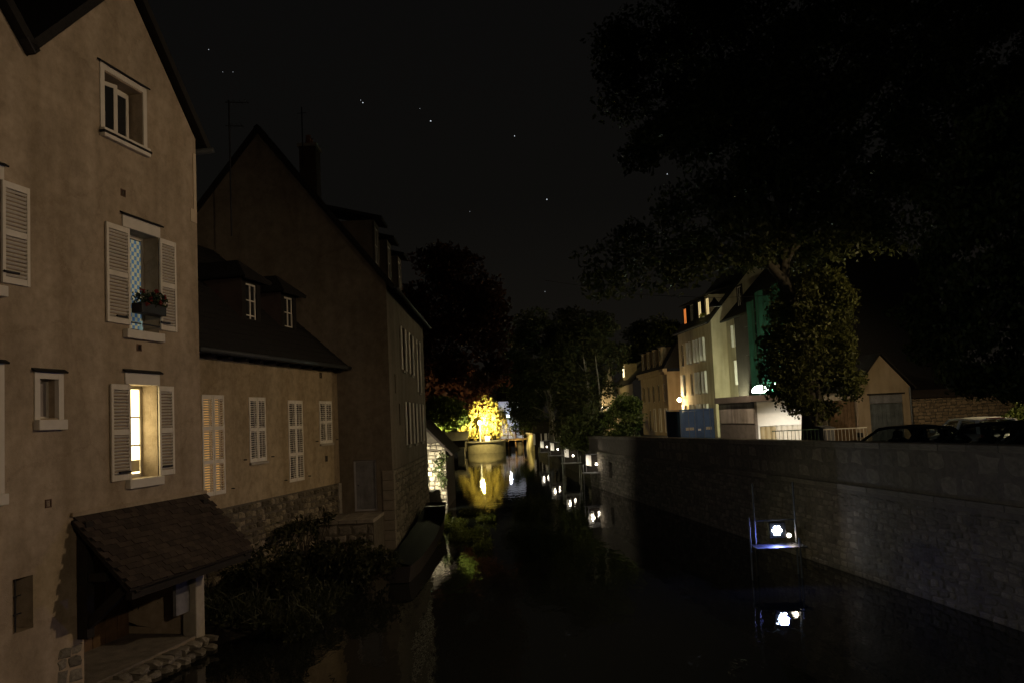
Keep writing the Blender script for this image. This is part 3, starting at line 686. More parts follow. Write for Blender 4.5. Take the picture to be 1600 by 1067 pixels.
cx = MB().box(2.6, 3.3, 2.55, 3.1, 11.0, 13.3).build('chimney', MATS['chimney_brick'], h3)
MB().box(2.55, 3.35, 2.5, 3.15, 13.3, 13.4).build('chimney_cap', STONEW, cx)
for q in (2.78, 3.1): MB().lathe((q, 2.82, 13.4), [(.1, 0), (.08, .3), (.09, .32)], 8).build('chimney_pot', MATS['terracotta'], cx, True)
MB().tube([(2.5, 2.95, 12.5), (2.5, 2.95, 14.6)], .02, 5).tube([(2.5, 2.8, 14.4), (2.5, 3.1, 14.4)], .01, 4).build('aerial', METD, cx)
# terrace before the door
tr = thing('stone_terrace', 'dark stone landing before the small grey door of the gabled house', 'terrace', (-5.4, 24.0, 0))
MB().box(-.9, 1.45, -1.2, .6, -.3, 1.32).build('core', MORTAR, tr)
for k in range(5): MB().box(-.92 + k * .48, -.92 + k * .48 + .46, -1.24, .6, 1.32, 1.42).build('flagstone', QSTONE, tr, bevel=.01)
rubble(tr, stone_meshes(QSTONE, 4, 44), -.9, 1.45, 0, 1.3, -1.2, (.16, .25), (.2, .42), .03, seed=14)

# moored barge -------------------------------------------------------
bo = thing('wooden_barge', 'black flat bottomed wooden barge moored along the gabled house', 'boat', (-3.05, 22.6, 0))
st = [(-1.6, .30, .02, .42), (0, .42, -.12, .40), (3, .46, -.15, .42), (6, .46, -.12, .55), (7.6, .42, .12, .78), (8.6, .36, .42, .98)]
mb = MB()
for y_, w_, zb_, zt_ in st: mb.v += [(-w_ * .8, y_, zb_), (-w_, y_, zt_), (-w_ + .06, y_, zt_), (-w_ * .8 + .06, y_, zb_ + .06), (w_ * .8 - .06, y_, zb_ + .06), (w_ - .06, y_, zt_), (w_, y_, zt_), (w_ * .8, y_, zb_)]
for i in range(len(st) - 1):
    for k in range(8): mb.f.append((i * 8 + k, i * 8 + (k + 1) % 8, i * 8 + 8 + (k + 1) % 8, i * 8 + 8 + k))
for i in (0, len(st) - 1): mb.f.append(tuple(i * 8 + k for k in (0, 1, 6, 7)))
mb.build('hull', WOODD, bo)
for y_, z_ in ((.3, .3), (3.2, .3), (5.8, .4)): MB().box(-.42, .42, y_ - .13, y_ + .13, z_, z_ + .04).build('thwart', WOODD, bo)
MB().box(-.36, .36, 7.75, 8.55, .84, .9).build('bow_deck', WOODD, bo)
tp_ = MB()
for (y0_, w0_, _, z0_), (y1_, w1_, _, z1_) in zip(st[:-1], st[1:-1]): tp_.poly([(-w0_ - .01, y0_, z0_ + .02), (0, y0_, z0_ + .1), (0, y1_, z1_ + .1), (-w1_ - .01, y1_, z1_ + .02)]).poly([(w0_ + .01, y0_, z0_ + .02), (w1_ + .01, y1_, z1_ + .02), (0, y1_, z1_ + .1), (0, y0_, z0_ + .1)])
tp_.build('shade_sheet', mat('shade_black', (.004, .004, .0045), 1, .2, 3, .3, spec=.02), bo)  # dark sheet added so the lit inside of the hull reads as black shade

# ================================================================== LEFT BANK BEYOND THE GABLED HOUSE
bh = thing('stone_boathouse', 'small floodlit stone boathouse behind the gabled house', 'boathouse', (0, 38.0, 0))
LSTONE = mat('pale_rubble', (.42, .37, .28), .95, .35, 4, .6, island=.25)
mb = MB(); mb.poly([(-7.5, 0, -.4), (-3.2, 0, -.4), (-3.2, 0, 2.75), (-4.35, 0, 3.95), (-7.5, 0, 3.95)]).poly([(-3.2, 0, -.4), (-3.2, 5, -.4), (-3.2, 5, 2.75), (-3.2, 0, 2.75)])
mb.build('wall', MORTAR, bh)
rubble(bh, stone_meshes(LSTONE, 6, 51), -5.0, -3.2, 0, 3.0, 0, (.14, .26), (.18, .4), .05, seed=15, skip=[(-3.42, -3, 2.9, 4)])
MB().slab([(-2.85, -.25, 2.45), (-2.85, 5.2, 2.45), (-4.35, 5.2, 4.05), (-4.35, -.25, 4.05)], .1).build('roof', TILE, bh)
leaf_mass('ivy', np.concatenate([clump_pts((-3.6 + .3 * random.random(), -.12, 1.2 + .28 * k), (.25, .1, .25), 90) for k in range(5)]), .1, leafmat('ivy_leaf', (.05, .08, .02), (.09, .12, .03)), bh, .5)
def floodlight(label, loc, power, col, aim, cone=110, strength=20, size=(.22, .16), group='floodlights', hidden=False, em=None, blend=.4):
    t = thing('floodlight', label, 'floodlight', loc, math.atan2(aim[1], aim[0]) - PI / 2, group)
    MB().box(-size[0] / 2 - .03, size[0] / 2 + .03, -.1, .02, -size[1] / 2 - .03, size[1] / 2 + .03).build('housing', METD, t)
    MB().box(-size[0] / 2, size[0] / 2, .022, .03, -size[1] / 2, size[1] / 2).build('lens', emit(em or 'flood_lens_%d' % len(MATS), col, strength), t)
    MB().tube([(0, -.05, -size[1] / 2 - .03), (0, -.05, -max(.2, loc[2] * .0 + .35))], .02, 6).build('bracket', METD, t)
    l = math.hypot(aim[0], aim[1]); lamp('SPOT', t, (0, .08, 0), power, col, .06, (0, l, aim[2]), cone, blend); return t
floodlight('ground floodlight between gabled house and boathouse', (-4.0, 36.5, 1.55), 420, (1, .92, .68), (.35, 1.5, .35), 150, 12)
floodlight('small floodlight shining over the river weeds from behind the gabled house', (-3.82, 36.4, 1.7), 700, (1, .95, .5), (2.0, -7, -1.5), 60, 4)
# shed and slipway far left
sh = thing('low_shed', 'low dark shed with shallow roof on the far left bank', 'shed', (-6.6, 92, 0))
MB().box(-2.2, 1.0, 0, 4, .4, 1.7).build('wall', WOODD, sh); MB().slab([(-2.4, -.4, 1.7), (1.3, -.4, 1.7), (1.3, 4.2, 2.6), (-2.4, 4.2, 2.6)], .1).build('roof', SLATE, sh)
tag(MB().box(-6.35, -5.6, 91.0, 91.7, -.2, .95).build('stone_block', STONEW, bevel=.05), 'pale stone block at the water before the far shed', 'stone block')

# far quay under the willow -------------------------------------------
fq = thing('rounded_quay', 'low rounded stone quay under the yellow lit willow', 'quay', (-3.6, 97.5, 0))
mb = MB(); n_ = 18
ring_ = [(-2.2 + 4.6 * t, -1.6 * math.sin(PI * t) ** .6) for t in [i / n_ for i in range(n_ + 1)]]
for i in range(n_):
    (a, b), (c, d) = ring_[i], ring_[i + 1]; mb.poly([(a, b, -.3), (c, d, -.3), (c, d, 1.25), (a, b, 1.25)])
mb.poly([(a, b, 1.25) for a, b in ring_] + [(2.4, 8, 1.25), (-2.2, 8, 1.25)]).build('core', mat('quay_yellow', (.34, .31, .22), .9, .2, 3, .4), fq)
for i in range(n_):
    (a, b), (c, d) = ring_[i], ring_[i + 1]; MB().beam((a, b - .02, 1.3), (c, d - .02, 1.3), .35, .12).build('coping_stone', STONEW, fq)
LY = (1.0, .77, .27)
lp = thing('yellow_lamp_post', 'glowing yellow lamp post on the rounded quay in front of the willow', 'lamp post', (-4.05, 96.15, 1.25))
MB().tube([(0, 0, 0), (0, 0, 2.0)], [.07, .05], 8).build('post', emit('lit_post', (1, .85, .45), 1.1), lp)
MB().lathe((0, 0, 2.0), [(.08, 0), (.2, .1), (.21, .36), (.08, .5)], 12).build('lantern', emit('yellow_lantern', (1, .85, .4), 22), lp, True)
lamp('SPOT', lp, (.15, -.75, 2.2), 22000, LY, .1, (.1, 1, .25), 140, .5)
lamp('POINT', lp, (.3, -2.6, 2.3), 1200, LY, .1)
ub = thing('utility_box', 'white utility box beside the yellow lamp post', 'utility box', (-3.25, 97.2, 1.25)); MB().box(-.28, .28, -.2, .2, 0, .62).build('cabinet', WHITE, ub, bevel=.02); MB().box(-.3, .3, -.22, .22, .62, .66).build('lid', WHITE, ub)
# willow
wt = thing('willow', 'yellow lit weeping willow hanging round the lamp on the far quay', 'willow', (-3.7, 98.9, 1.2))
MB().tube([(0, 0, 0), (.1, 0, 1.6), (-.1, .1, 3.4), (.1, .1, 5)], [.35, .28, .2, .08], 8).build('trunk', BARK, wt, True)
Pw = []
for k in range(230):
    a = random.uniform(0, 2 * PI); r = random.uniform(.4, 3.4); top = 5.6 - .24 * r * r * random.uniform(.7, 1.2); bot = random.uniform(.2, 2.6)
    for q in range(44):
        t = q / 43; z = top - (top - bot) * t; rr = r * (.75 + .25 * t); Pw.append((rr * math.cos(a) + random.gauss(0, .1), rr * math.sin(a) * .8 + random.gauss(0, .1), z))
leaf_mass('crown', Pw, .24, leafmat('willow_leaf', (.22, .20, .05), (.34, .28, .08)), wt, 1.6, .35)
for k in range(7): a = k * .9; MB().tube(curve((0, 0, 2.4 + .25 * k), (2 * math.cos(a), 1.5 * math.sin(a), 4.6), .3, 5, .05), [.09, .07, .05, .04, .03, .02], 5).build('limb', BARK, wt, True)
# far facade in bluish white light
wb_ = thing('blue_white_house', 'distant house front in bluish white light right of the willow', 'house', (-.9, 112, 1))
facade(MB(), [(-1.2, 2.0, 5.2, [])], 0, [(-.8, -.2, 2.6, 4.1), (.6, 1.2, 2.6, 4.1), (.5, 1.3, 0, 2.0)]).build('wall', mat('plaster_white', (.6, .6, .6), .9, .1, 1, .1), wb_)
MB().slab([(-1.4, -.3, 5.2), (2.2, -.3, 5.2), (2.2, 4, 8.0), (-1.4, 4, 8.0)], .1).build('roof', SLATE, wb_)
for a in (-.8, .6): window(wb_, a, a + .6, 2.6, 4.1, .1, 2, 2)
MB().box(.5, 1.3, .1, .16, 0, 2).build('door', GREYP, wb_)
def lantern_post(label, loc, h, power, col, strength, arm=.5, group='lit lanterns', rz=0):
    t = thing('street_lantern', label, 'street lamp', loc, rz, group)
    MB().tube([(0, 0, 0), (0, 0, h * .5), (0, 0, h)], [.07, .05, .04], 8).build('post', METD, t, True)
    MB().tube([(0, 0, h - .1), (arm * .6, 0, h + .15), (arm, 0, h + .1)], .03, 6).build('arm', METD, t, True)
    MB().lathe((arm, 0, h - .22), [(.07, 0), (.14, .04), (.15, .2), (.05, .3)], 10).build('lantern', emit('lantern_%d' % len(MATS), col, strength), t, True)
    lamp('POINT', t, (arm, 0, h - .45), power, col, .12); return t
lantern_post('cold white street lantern before the bluish house', (.1, 108.5, 1), 3.2, 420, (.75, .82, 1), 25, -.9)
# sluice footbridge
sl_ = thing('sluice_footbridge', 'small sluice footbridge with railings at the far end of the water', 'footbridge', (.3, 103, 0))
MB().box(-2.2, 2.6, 0, .9, 1.15, 1.35).build('deck', WOODB, sl_)
for k in range(6):
    MB().box(-2.15 + k * .9, -2.05 + k * .9, 0, .1, -.3, 2.25).build('post', WOODB, sl_)
for z_ in (1.75, 2.2): MB().box(-2.2, 2.6, .02, .08, z_, z_ + .07).build('rail', WOODB, sl_)
for k in range(3): MB().box(-1.9 + k * 1.5, -.9 + k * 1.5, .3, .4, -.2, .9).build('sluice_gate', WOODD, sl_)
# retaining wall on the far right bank
rw = thing('far_retaining_wall', 'sloping stone retaining wall beyond the sluice', 'wall', (0, 98, 0))
mb = MB(); P_ = [(1.2, 6), (1.4, 2), (2.0, -1), (3.2, -2)]
for (a, b), (c, d) in zip(P_, P_[1:]): mb.poly([(a, b, -.3), (c, d, -.3), (c + .25, d + .2, 1.9), (a + .25, b + .2, 1.9)])
mb.poly([(a + .25, b + .2, 1.9) for a, b in P_] + [(6, 0, 1.9), (6, 6, 1.9)]).build('core', mat('bank_stone', (.22, .2, .13), .95, .3, 2, .5), rw)
for (a, b), (c, d) in zip(P_, P_[1:]): MB().beam((a + .2, b + .15, 1.95), (c + .2, d + .15, 1.95), .4, .14).build('coping_stone', QSTONE, rw)
# washhouse with lit posts
wh = thing('lit_washhouse', 'low open washhouse with lit white posts at the far right waterline', 'washhouse', (0, 92.0, 0))
for k, (px_, w_) in enumerate(((835, .22), (846, .1), (853, .28), (859, .22), (866, .1), (876, .16))):
    p_ = atY(px_, 690, 92); MB().box(p_.x - w_ / 2, p_.x + w_ / 2, 0, .14, .85, 2.05).build('post', WHITE, wh)
MB().box(2.1, 5.8, .0, .2, 2.05, 2.2).box(2.1, 5.8, .01, .19, .7, .85).build('beam', WOODD, wh)
MB().slab([(1.9, -.3, 2.2), (6.0, -.3, 2.2), (6.0, 2.5, 3.3), (1.9, 2.5, 3.3)], .1).build('roof', SLATE, wh)
MB().box(2.1, 5.8, 2.0, 2.2, -.2, 2.3).build('back_wall', WOODD, wh)
lamp('SPOT', wh, (1.2, -3.5, .9), 55, (1, .85, .62), .1, (2.2, 3.5, .7), 90)

# ================================================================== LAMP STANDS IN THE WATER
BULB = emit('stand_bulb', (1, .9, .72), 14)
PANEL = mat('stand_panel', (.78, .76, .72), .7, .05, 4, 0)
def lamp_stand(label, X, Y, zl, s=1.0, power=5):
    t = thing('lamp_stand', label, 'lamp stand', (X, Y, 0), 0, 'lamp boxes standing in the river')
    wd, ht = .42 * s, .95 * s; z0 = zl - .42 * s
    for sx_ in (-1, 1):
        MB().tube([(sx_ * (wd + .16), .0, -.5), (sx_ * (wd + .16), 0, z0 + .42)], .022, 6).build('pole', METL, t)
        MB().tube([(sx_ * (wd + .1), .55, -.5), (sx_ * (wd + .1), .55, z0 + .3)], .022, 6).build('pole', METL, t)
    MB().box(-wd - .2, wd + .2, -.12, .62, z0 - .05, z0).build('platform', WOODG, t)
    MB().slab([(-wd, -.02, z0 + ht * .42), (-wd + .3 * s, .3, z0 + ht * .34), (-wd + .3 * s, .3, z0 + ht - .06), (-wd, -.02, z0 + ht - .02)], .02).build('reflector', PANEL, t)
    for sx_ in (-1, 1): MB().box(sx_ * wd - .015, sx_ * wd + .015, -.02, .01, z0 + .002, z0 + ht).build('corner_post', WOODG, t)
    MB().box(-wd + .02, wd - .02, .46, .5, z0 + .004, z0 + ht - .03).build('back_panel', WOODD, t)
    MB().box(-wd, wd, -.02, .5, z0 + ht, z0 + ht + .03).build('top_panel', WOODG, t)
    MB().lathe((.14 * s, .22, zl - .06), [(.012, 0), (.05, .03), (.06, .07), (.045, .11), (.012, .13)], 10).build('bulb', BULB, t, True)
    MB().tube([(.14 * s, .22, zl - .06), (.14 * s, .22, z0)], .012, 5).build('lamp_stem', METD, t)
    lamp('POINT', t, (-.22 * s, -.22, zl + .12), power, (1, .88, .68), .05); return t
lamp_stand('lamp box on poles nearest the end of the quay wall', 4.09, 44.3, 1.31, power=11)
lamp_stand('second lamp box on poles, left of the one by the quay end', 3.43, 52.5, 1.4)
lamp_stand('third lamp box on poles along the dark right bank', 2.95, 61.8, 1.46)
lamp_stand('farthest lamp box on poles along the dark right bank', 2.53, 72.1, 1.3)
# nearest one: a blinding blue-white LED lamp between tall poles
X, Y = 6.12, 20.03
t = thing('led_lamp_stand', 'blinding blue white LED lamp between tall poles standing in the river', 'lamp stand', (X, Y, 0), 0, 'lamp boxes standing in the river')
for (px_, yt, yb) in ((1175, 755, 895), (1238, 752, 893)):
    a = atY(px_, yt, Y); MB().tube([(a.x - X, 0, -.4), (a.x - X, 0, a.z)], .024, 8).build('pole', METL, t)
for (px_, yt) in ((1170, 808), (1249, 840)):
    a = atY(px_, yt, Y - .5); MB().tube([(a.x - X, -.5, -.4), (a.x - X, -.5, a.z)], .022, 8).build('pole', METL, t)
a = atY(1180, 848, Y); b = atY(1243, 847, Y); zb_ = (a.z + b.z) / 2
MB().box(a.x - X - .1, b.x - X + .1, -.55, .15, zb_ - .05, zb_ - .025).build('platform', METD, t)
MB().box(a.x - X, b.x - X, -.02, .02, zb_ + .52, zb_ + .55).build('cross_bar', METL, t)
MB().box(-.2, .2, -.015, .12, zb_ + .1, zb_ + .48).build('lamp_housing', METD, t, bevel=.02)
LED = emit('led_lens', (.58, .74, 1.0), 60)
ledm = MB().lathe((0, 0, 0), [(.034, 0), (.036, .012), (.02, .03)], 10).mesh('led', LED, True)
for a_, b_ in [(0, 0)] + [(math.cos(k * PI / 3), math.sin(k * PI / 3)) for k in range(6)]: piece('led', ledm, t, (-.02 + a_ * .085, -.018, zb_ + .29 + b_ * .085), (PI / 2, 0, 0))
MB().lathe((0, 0, 0), [(.05, 0), (.055, .03), (.03, .05)], 12).build('side_lens', emit('led_side', (1, .9, .7), 6), t, True)
for q_ in [c_ for c_ in t.children if c_.name.startswith('side_lens')]: q_.location = (.25, -.03, zb_ + .17); q_.rotation_euler = (PI / 2, 0, 0)
lamp('SPOT', t, (-.02, -.14, zb_ + .29), 170, (.2, .24, 1.0), .1, (-.75, -1, -.45), 165, 1.0)
lamp('POINT', t, (.30, -.05, zb_ + .17), 6, (1, .82, .62), .05)

# ================================================================== BUILDINGS ALONG THE STREET (right)
RA = lambda d: math.atan2(-1, -d)      # local x towards the camera, y away from the river
ORW = emit('orange_window', (1, .28, .06), .75); YEW = emit('yellow_window', (1, .74, .34), .8); WHW = emit('white_window', (1, .88, .6), 2.2)
FSH = mat('bright_shutter', (.74, .72, .66), .6, .06, 3, .05)
def far_shutters(t, a, b, c, d, w=.36):
    w *= .52
    for q_, an_ in ((a - .02, -1.95), (b + .02, -1.2)):
        o = MB().ring(0, w, -.02, .015, c, d, .05).box(.05, w - .05, -.012, .007, c + .05, d - .05).build('shutter', FSH, t); o.location = (q_, -.03, 0); o.rotation_euler = (0, 0, an_)
# --- tall house B
DB = -.075
FB = Frame(16.98 - DB * 0, 70.2, RA(DB), 1.4); FB = Frame(16.98 + DB * 10.4, 80.6, RA(DB), 1.4); LB = 10.4
tb = thing('tall_street_house', 'tall ochre house with white shutters and orange lit dormers on the street', 'house', FB.o, FB.a)
rows = [(6.75, 8.75), (3.95, 5.85), (1.0, 3.0)]
cols = [(.9, 1.6), (3.4, 4.15), (5.6, 6.4), (7.6, 8.4)]
hs = [(a, b, c, d, .2) for (c, d) in rows for (a, b) in cols]
EB = 10.15; WB = 9.0; PB = 15.4
mb = facade(MB(), [(0, LB, EB, [])], 0, hs)
mb.poly([(LB, 0, 0), (LB, WB, 0), (LB, WB, EB), (LB, WB / 2, PB), (LB, 0, EB)]).poly([(0, 0, 0), (0, 0, EB), (0, WB / 2, PB), (0, WB, EB), (0, WB, 0)])
mb.build('wall', PLAS4, tb)
for i, h in enumerate(hs):
    w = window(tb, h[0], h[1], h[2], h[3], .1, 2, 2)
    if i not in (0, 5): far_shutters(tb, h[0], h[1], h[2], h[3], .42)
    MB().box(h[0] - .05, h[1] + .05, -.08, .05, h[2] - .12, h[2] - .01).build('sill', STONEW, w)
sB = (PB - EB) / (WB / 2)
rfB = MB().slab([(-.1, -.4, EB - .4 * sB + .1), (LB + .12, -.4, EB - .4 * sB + .1), (LB + .12, WB / 2, PB + .1), (-.1, WB / 2, PB + .1)], .15).slab([(-.1, WB / 2, PB + .101), (LB + .12, WB / 2, PB + .101), (LB + .12, WB + .4, EB - .4 * sB + .1), (-.1, WB + .4, EB - .4 * sB + .1)], .15).build('roof', SLATE, tb)
MB().box(-.1, LB + .1, -.55, -.38, EB - .42, EB - .3).build('gutter', GUT, tb)
for k, (u, pm_) in enumerate(((1.6, ORW), (3.9, GLAS), (6.3, YEW), (8.6, YEW))):
    yd = .35; zb_ = EB + .1; zt_ = zb_ + 2.1; yb = (zt_ - EB) / sB
    dmo = MB().ring(u - .62, u + .62, yd, yd + .08, zb_, zt_, .16).poly([(u - .62, yd, zb_), (u - .62, yd, zt_), (u - .62, yb, zt_)]).poly([(u + .62, yd, zb_), (u + .62, yb, zt_), (u + .62, yd, zt_)]).build('dormer', SLATE if k < 3 else PLAS4, tb)
    w = window(tb, u - .44, u + .44, zb_ + .2, zt_ - .18, yd + .02, 2, 1, .07, pm=pm_, fm=WOODD if k != 1 else WHITE)
    MB().slab([(u - .8, yd - .3, zt_ - .02), (u + .8, yd - .3, zt_ - .02), (u + .8, yb + .5, zt_ + .7), (u - .8, yb + .5, zt_ + .7)], -.1).build('dormer_roof', SLATE, dmo)
wbx = thing('dormer_flower_box', 'lit green window box under the nearest yellow dormer of the tall house', 'flower box', FB.world(7.6, .2, EB + .3), FB.a)
MB().box(-.9, .9, -.1, .1, 0, .16).build('trough', METD, wbx); leaf_mass('foliage', clump_pts((0, 0, .28), (.95, .14, .2), 240), .14, leafmat('box_leaf', (.16, .2, .03), (.25, .26, .04)), wbx)
lamp('POINT', wbx, (0, -.45, .25), 3, (1, .85, .3), .1)
# wall lantern on the far corner of the tall house
wl_ = thing('corner_lantern', 'bright wall lantern on the corner of the tall street house', 'lantern', FB.world(1.2, -.55, 3.45), FB.a)
MB().beam((0, .55, .25), (0, .0, .25), .04, .04).build('bracket', METD, wl_); MB().lathe((0, 0, -.1), [(.08, 0), (.16, .05), (.17, .26), (.05, .36)], 10).build('lantern', emit('corner_lantern_glow', (1, .78, .42), 45), wl_, True)
lamp('POINT', wl_, (-.1, -.35, .05), 380, (1, .70, .36), .15)
# --- set back house C with scaffold
DC = -.075
FC = Frame(18.3, 70.1, RA(DC), 1.4)
tcx_ = thing('set_back_house', 'pale house with tall shutters behind the scaffold, next to the tall house', 'house', FC.o, FC.a)
hs = [(1.6, 2.3, 7.5, 9.3, .2), (1.9, 2.6, 4.4, 6.4, .2), (4.7, 5.4, 4.4, 6.4, .2), (4.7, 5.4, 7.5, 9.3, .2)]
mb = facade(MB(), [(-.6, 16, 10.1, [])], 0, hs); mb.build('wall', PLAS4, tcx_); MB().poly([(16, 0, 0), (16, 9, 0), (16, 9, 10.1), (16, 4.5, 15), (16, 0, 10.1)]).build('darkened_gable', SLATE, tcx_)  # end gable's shade put into its colour, dark slate instead of pale plaster
for i, h in enumerate(hs):
    window(tcx_, h[0], h[1], h[2], h[3], .1, 2, 2); far_shutters(tcx_, h[0], h[1], h[2], h[3], .4)
MB().slab([(-.6, -.4, 9.9), (16.2, -.4, 9.9), (16.2, 4.5, 15.1), (-.6, 4.5, 15.1)], .15).build('roof', SLATE, tcx_)
MB().box(-.6, 16.1, -.52, -.39, 9.72, 9.86).build('gutter', GUT, tcx_)
dmo = MB().ring(1.4, 2.6, .5, .6, 10.6, 12.6, .16).build('dormer', SLATE, tcx_); window(tcx_, 1.56, 2.44, 10.76, 12.44, .52, 2, 2)
sc_ = thing('scaffold', 'steel scaffold hung with green netting against the pale set back house', 'scaffold', FC.world(11.2, -.9, 0), FC.a)
NET = mat('green_net', (.03, .13, .08), .9, .25, 2, .2, streak=.3)
for x_ in (-2.6, -.4, 1.8, 4.0):
    for y_ in (-.45, .75): MB().tube([(x_, y_, 0), (x_, y_, 10.0)], .03, 6).build('standard', METL, sc_)
for z_ in (2.2, 4.3, 6.4, 8.5):
    for y_ in (-.45, .75): MB().tube([(-3.3, y_, z_), (4.1, y_, z_)], .028, 6).build('ledger', METL, sc_)
    MB().box(-2.7, 4.1, -.4, .7, z_ + .03, z_ + .07).build('deck_board', WOODB, sc_)
for (a, b) in ((2.2, 4.3), (4.3, 6.4), (6.4, 8.5)): MB().tube([(-2.6, -.48, b), (1.8, -.48, a)], .022, 6).build('brace', METL, sc_)
for k in range(4):
    mb = MB(); a0 = -2.3 + k * 1.6
    for i in range(8):
        u = a0 + 1.5 * i / 8; v = a0 + 1.5 * (i + 1) / 8; f = lambda q: -.56 - .06 * math.sin(q * 5.1 + k)
        mb.poly([(u, f(u), 2.0), (v, f(v), 2.0), (v, f(v), 10.2 + .5 * (k % 2)), (u, f(u), 10.2 + .5 * (k % 2))])
    mb.build('netting', NET, sc_)
mb = MB()
wp = FC.world(12.9, -2.4, 0); dm_ = thing('dome_work_light', 'glaring greenish white dome work light at the foot of the scaffold', 'work light', tuple(wp), FC.a, 'floodlights')
MB().tube([(0, 0, 0), (0, 0, 3.5)], .04, 8).build('mast', METD, dm_)
MB().lathe((0, 0, 3.5), [(.48, 0), (.56, .08), (.5, .26), (.34, .42), (.12, .5)], 20).build('dome', emit('dome_glow', (.86, 1, .84), 14), dm_, True)
lamp('POINT', dm_, (.1, .85, 4.0), 800, (.8, 1, .72), .3)
floodlight('second work floodlight washing the blank gable of the tall house', (16.7, 64.2, 4.1), 900, (.96, 1, .66), (.75, 1.8, 1.4), 150, 4, (.3, .2))
# --- link L and house D, E further down the street
FL_ = Frame(17.2, 85.4, RA(-.07), 1.3)
tl = thing('narrow_link_house', 'narrow two storey ochre house left of the tall house', 'house', FL_.o, FL_.a)
hs = [(.6, 1.2, 3.6, 5.6, .2), (2.6, 3.2, 3.6, 5.6, .2)]
facade(MB(), [(0, 4.6, 6.4, [])], 0, hs).build('wall', PLAS5, tl)
for h in hs: window(tl, h[0], h[1], h[2], h[3], .1, 2, 2, fm=WOODD)
MB().slab([(-.1, -.3, 6.4), (4.6, -.3, 6.4), (4.6, 4, 9.5), (-.1, 4, 9.5)], .12).build('roof', SLATE, tl)
FD = Frame(15.6 - .05 * 13, 97.5, RA(-.05), 1.2)
td = thing('mansard_house', 'ochre house with cornice, dormers and three lit arched ground floor windows', 'house', FD.o, FD.a); LD = 13.2
hs = [(1.0 + 2.5 * k, 1.9 + 2.5 * k, 3.7, 5.5, .2) for k in range(5)] + [(3.6 + 2.6 * k, 4.5 + 2.6 * k, .6, 2.9, .2) for k in range(4)]
mb = facade(MB(), [(0, LD, 6.7, [])], 0, hs); mb.poly([(LD, 0, 0), (LD, 7, 0), (LD, 7, 6.7), (LD, 0, 6.7)]).build('wall', PLAS5, td)
for i, h in enumerate(hs):
    w = window(td, h[0], h[1], h[2], h[3], .1, 2, 2, .08, pm=GLAS if i < 6 else emit('dim_lit_pane', (1, .75, .4), .12))
    if i > 5:
        MB().ring(h[0] - .1, h[1] + .1, -.04, .0, h[2] - .1, h[3] + .12, .1).build('surround', WHITE, w)
MB().box(-.15, LD + .15, -.45, .0, 6.7, 7.0).box(-.05, LD + .05, -.25, -.0, 6.45, 6.7).build('cornice', PLAS5, td)
MB().slab([(-.1, -.35, 7.0), (LD + .1, -.35, 7.0), (LD + .1, 1.2, 9.6), (-.1, 1.2, 9.6)], .12).slab([(-.1, 1.2, 9.6), (LD + .1, 1.2, 9.6), (LD + .1, 4, 10.4), (-.1, 4, 10.4)], .12).poly([(LD, -.3, 7), (LD, 4, 7), (LD, 4, 10.3), (LD, 1.2, 9.5)]).build('roof', SLATE, td)
for k in range(4):
    u = 2.2 + 2.9 * k; dmo = MB().ring(u - .6, u + .6, -.1, .1, 7.3, 9.3, .18).poly([(u + .6, .1, 7.3), (u + .6, 1.2, 9.3), (u + .6, .1, 9.3)]).build('dormer', PLAS5, td); window(td, u - .42, u + .42, 7.48, 9.12, -.02, 2, 2)
    MB().box(u - .75, u + .75, -.25, 1.3, 9.3, 9.45).build('dormer_roof', SLATE, dmo)
FE = Frame(13.6, 111.5, RA(-.04), 1.1)
te = thing('brown_corner_house', 'dark brown house with two lit windows beyond the mansard house', 'house', FE.o, FE.a)
hs = [(4.0, 5.2, 2.2, 5.0, .2), (8.2, 9.4, 2.2, 5.0, .2)]
facade(MB(), [(0, 13, 6.2, [])], 0, hs).build('wall', PLAS3, te)
for h in hs: window(te, h[0], h[1], h[2], h[3], .1, 3, 5, .06, pm=emit('grid_window', (1, .85, .55), 1.1), fm=WOODD)
MB().slab([(-.1, -.4, 6.2), (13.1, -.4, 6.2), (13.1, 3, 9.4), (-.1, 3, 9.4)], .12).build('roof', SLATE, te)
dmo = MB().box(6.2, 7.8, .1, 1.6, 6.9, 8.9).build('dormer', PLAS3, te); window(te, 6.4, 7.6, 7.2, 8.7, .04, 2, 1, .07, pm=WHW)
# gable F by the wall lamp
tf = thing('brown_gable', 'narrow brown stone gable lit by a wall lantern behind the bushes', 'house', (0, 82, 1.3))
pk_ = atY(953, 570, 82); a = atY(936, 650, 82).x; b = atY(966, 650, 82).x
hp_ = MB().poly([(a, 0, 0), (b, 0, 0), (b, 0, 3.0), (pk_.x, 0, pk_.z - 1.3), (a, 0, 3.6)]).poly([(a, 0, 0), (a, 0, 3.6), (a, 6, 3.6), (a, 6, 0)]).build('wall', mat('gable_stone', (.42, .33, .2), .9, .3, 1.5, .4), tf)
MB().slab([(b + .2, -.2, 2.9), (b + .2, 6, 2.9), (pk_.x, 6, pk_.z - 1.15), (pk_.x, -.2, pk_.z - 1.15)], .12).build('roof', SLATE, tf)
c = atY(939, 637, 81.3)
gl = thing('gable_lantern', 'bright warm wall lantern on a curved arm among the bushes', 'lantern', tuple(c))
MB().tube([(.75, .6, .0), (.4, .3, .1), (0, 0, .08)], .03, 6).build('arm', METD, gl); MB().lathe((0, 0, -.18), [(.08, 0), (.15, .04), (.16, .2), (.05, .28)], 10).build('lantern', emit('gable_lantern_glow', (1, .85, .55), 45), gl, True)
MB().box(.55, .85, .42, .48, -1.35, .1).build('lit_board', WHITE, gl)
lamp('POINT', gl, (.2, -.2, -.3), 75, (1, .78, .45), .12)

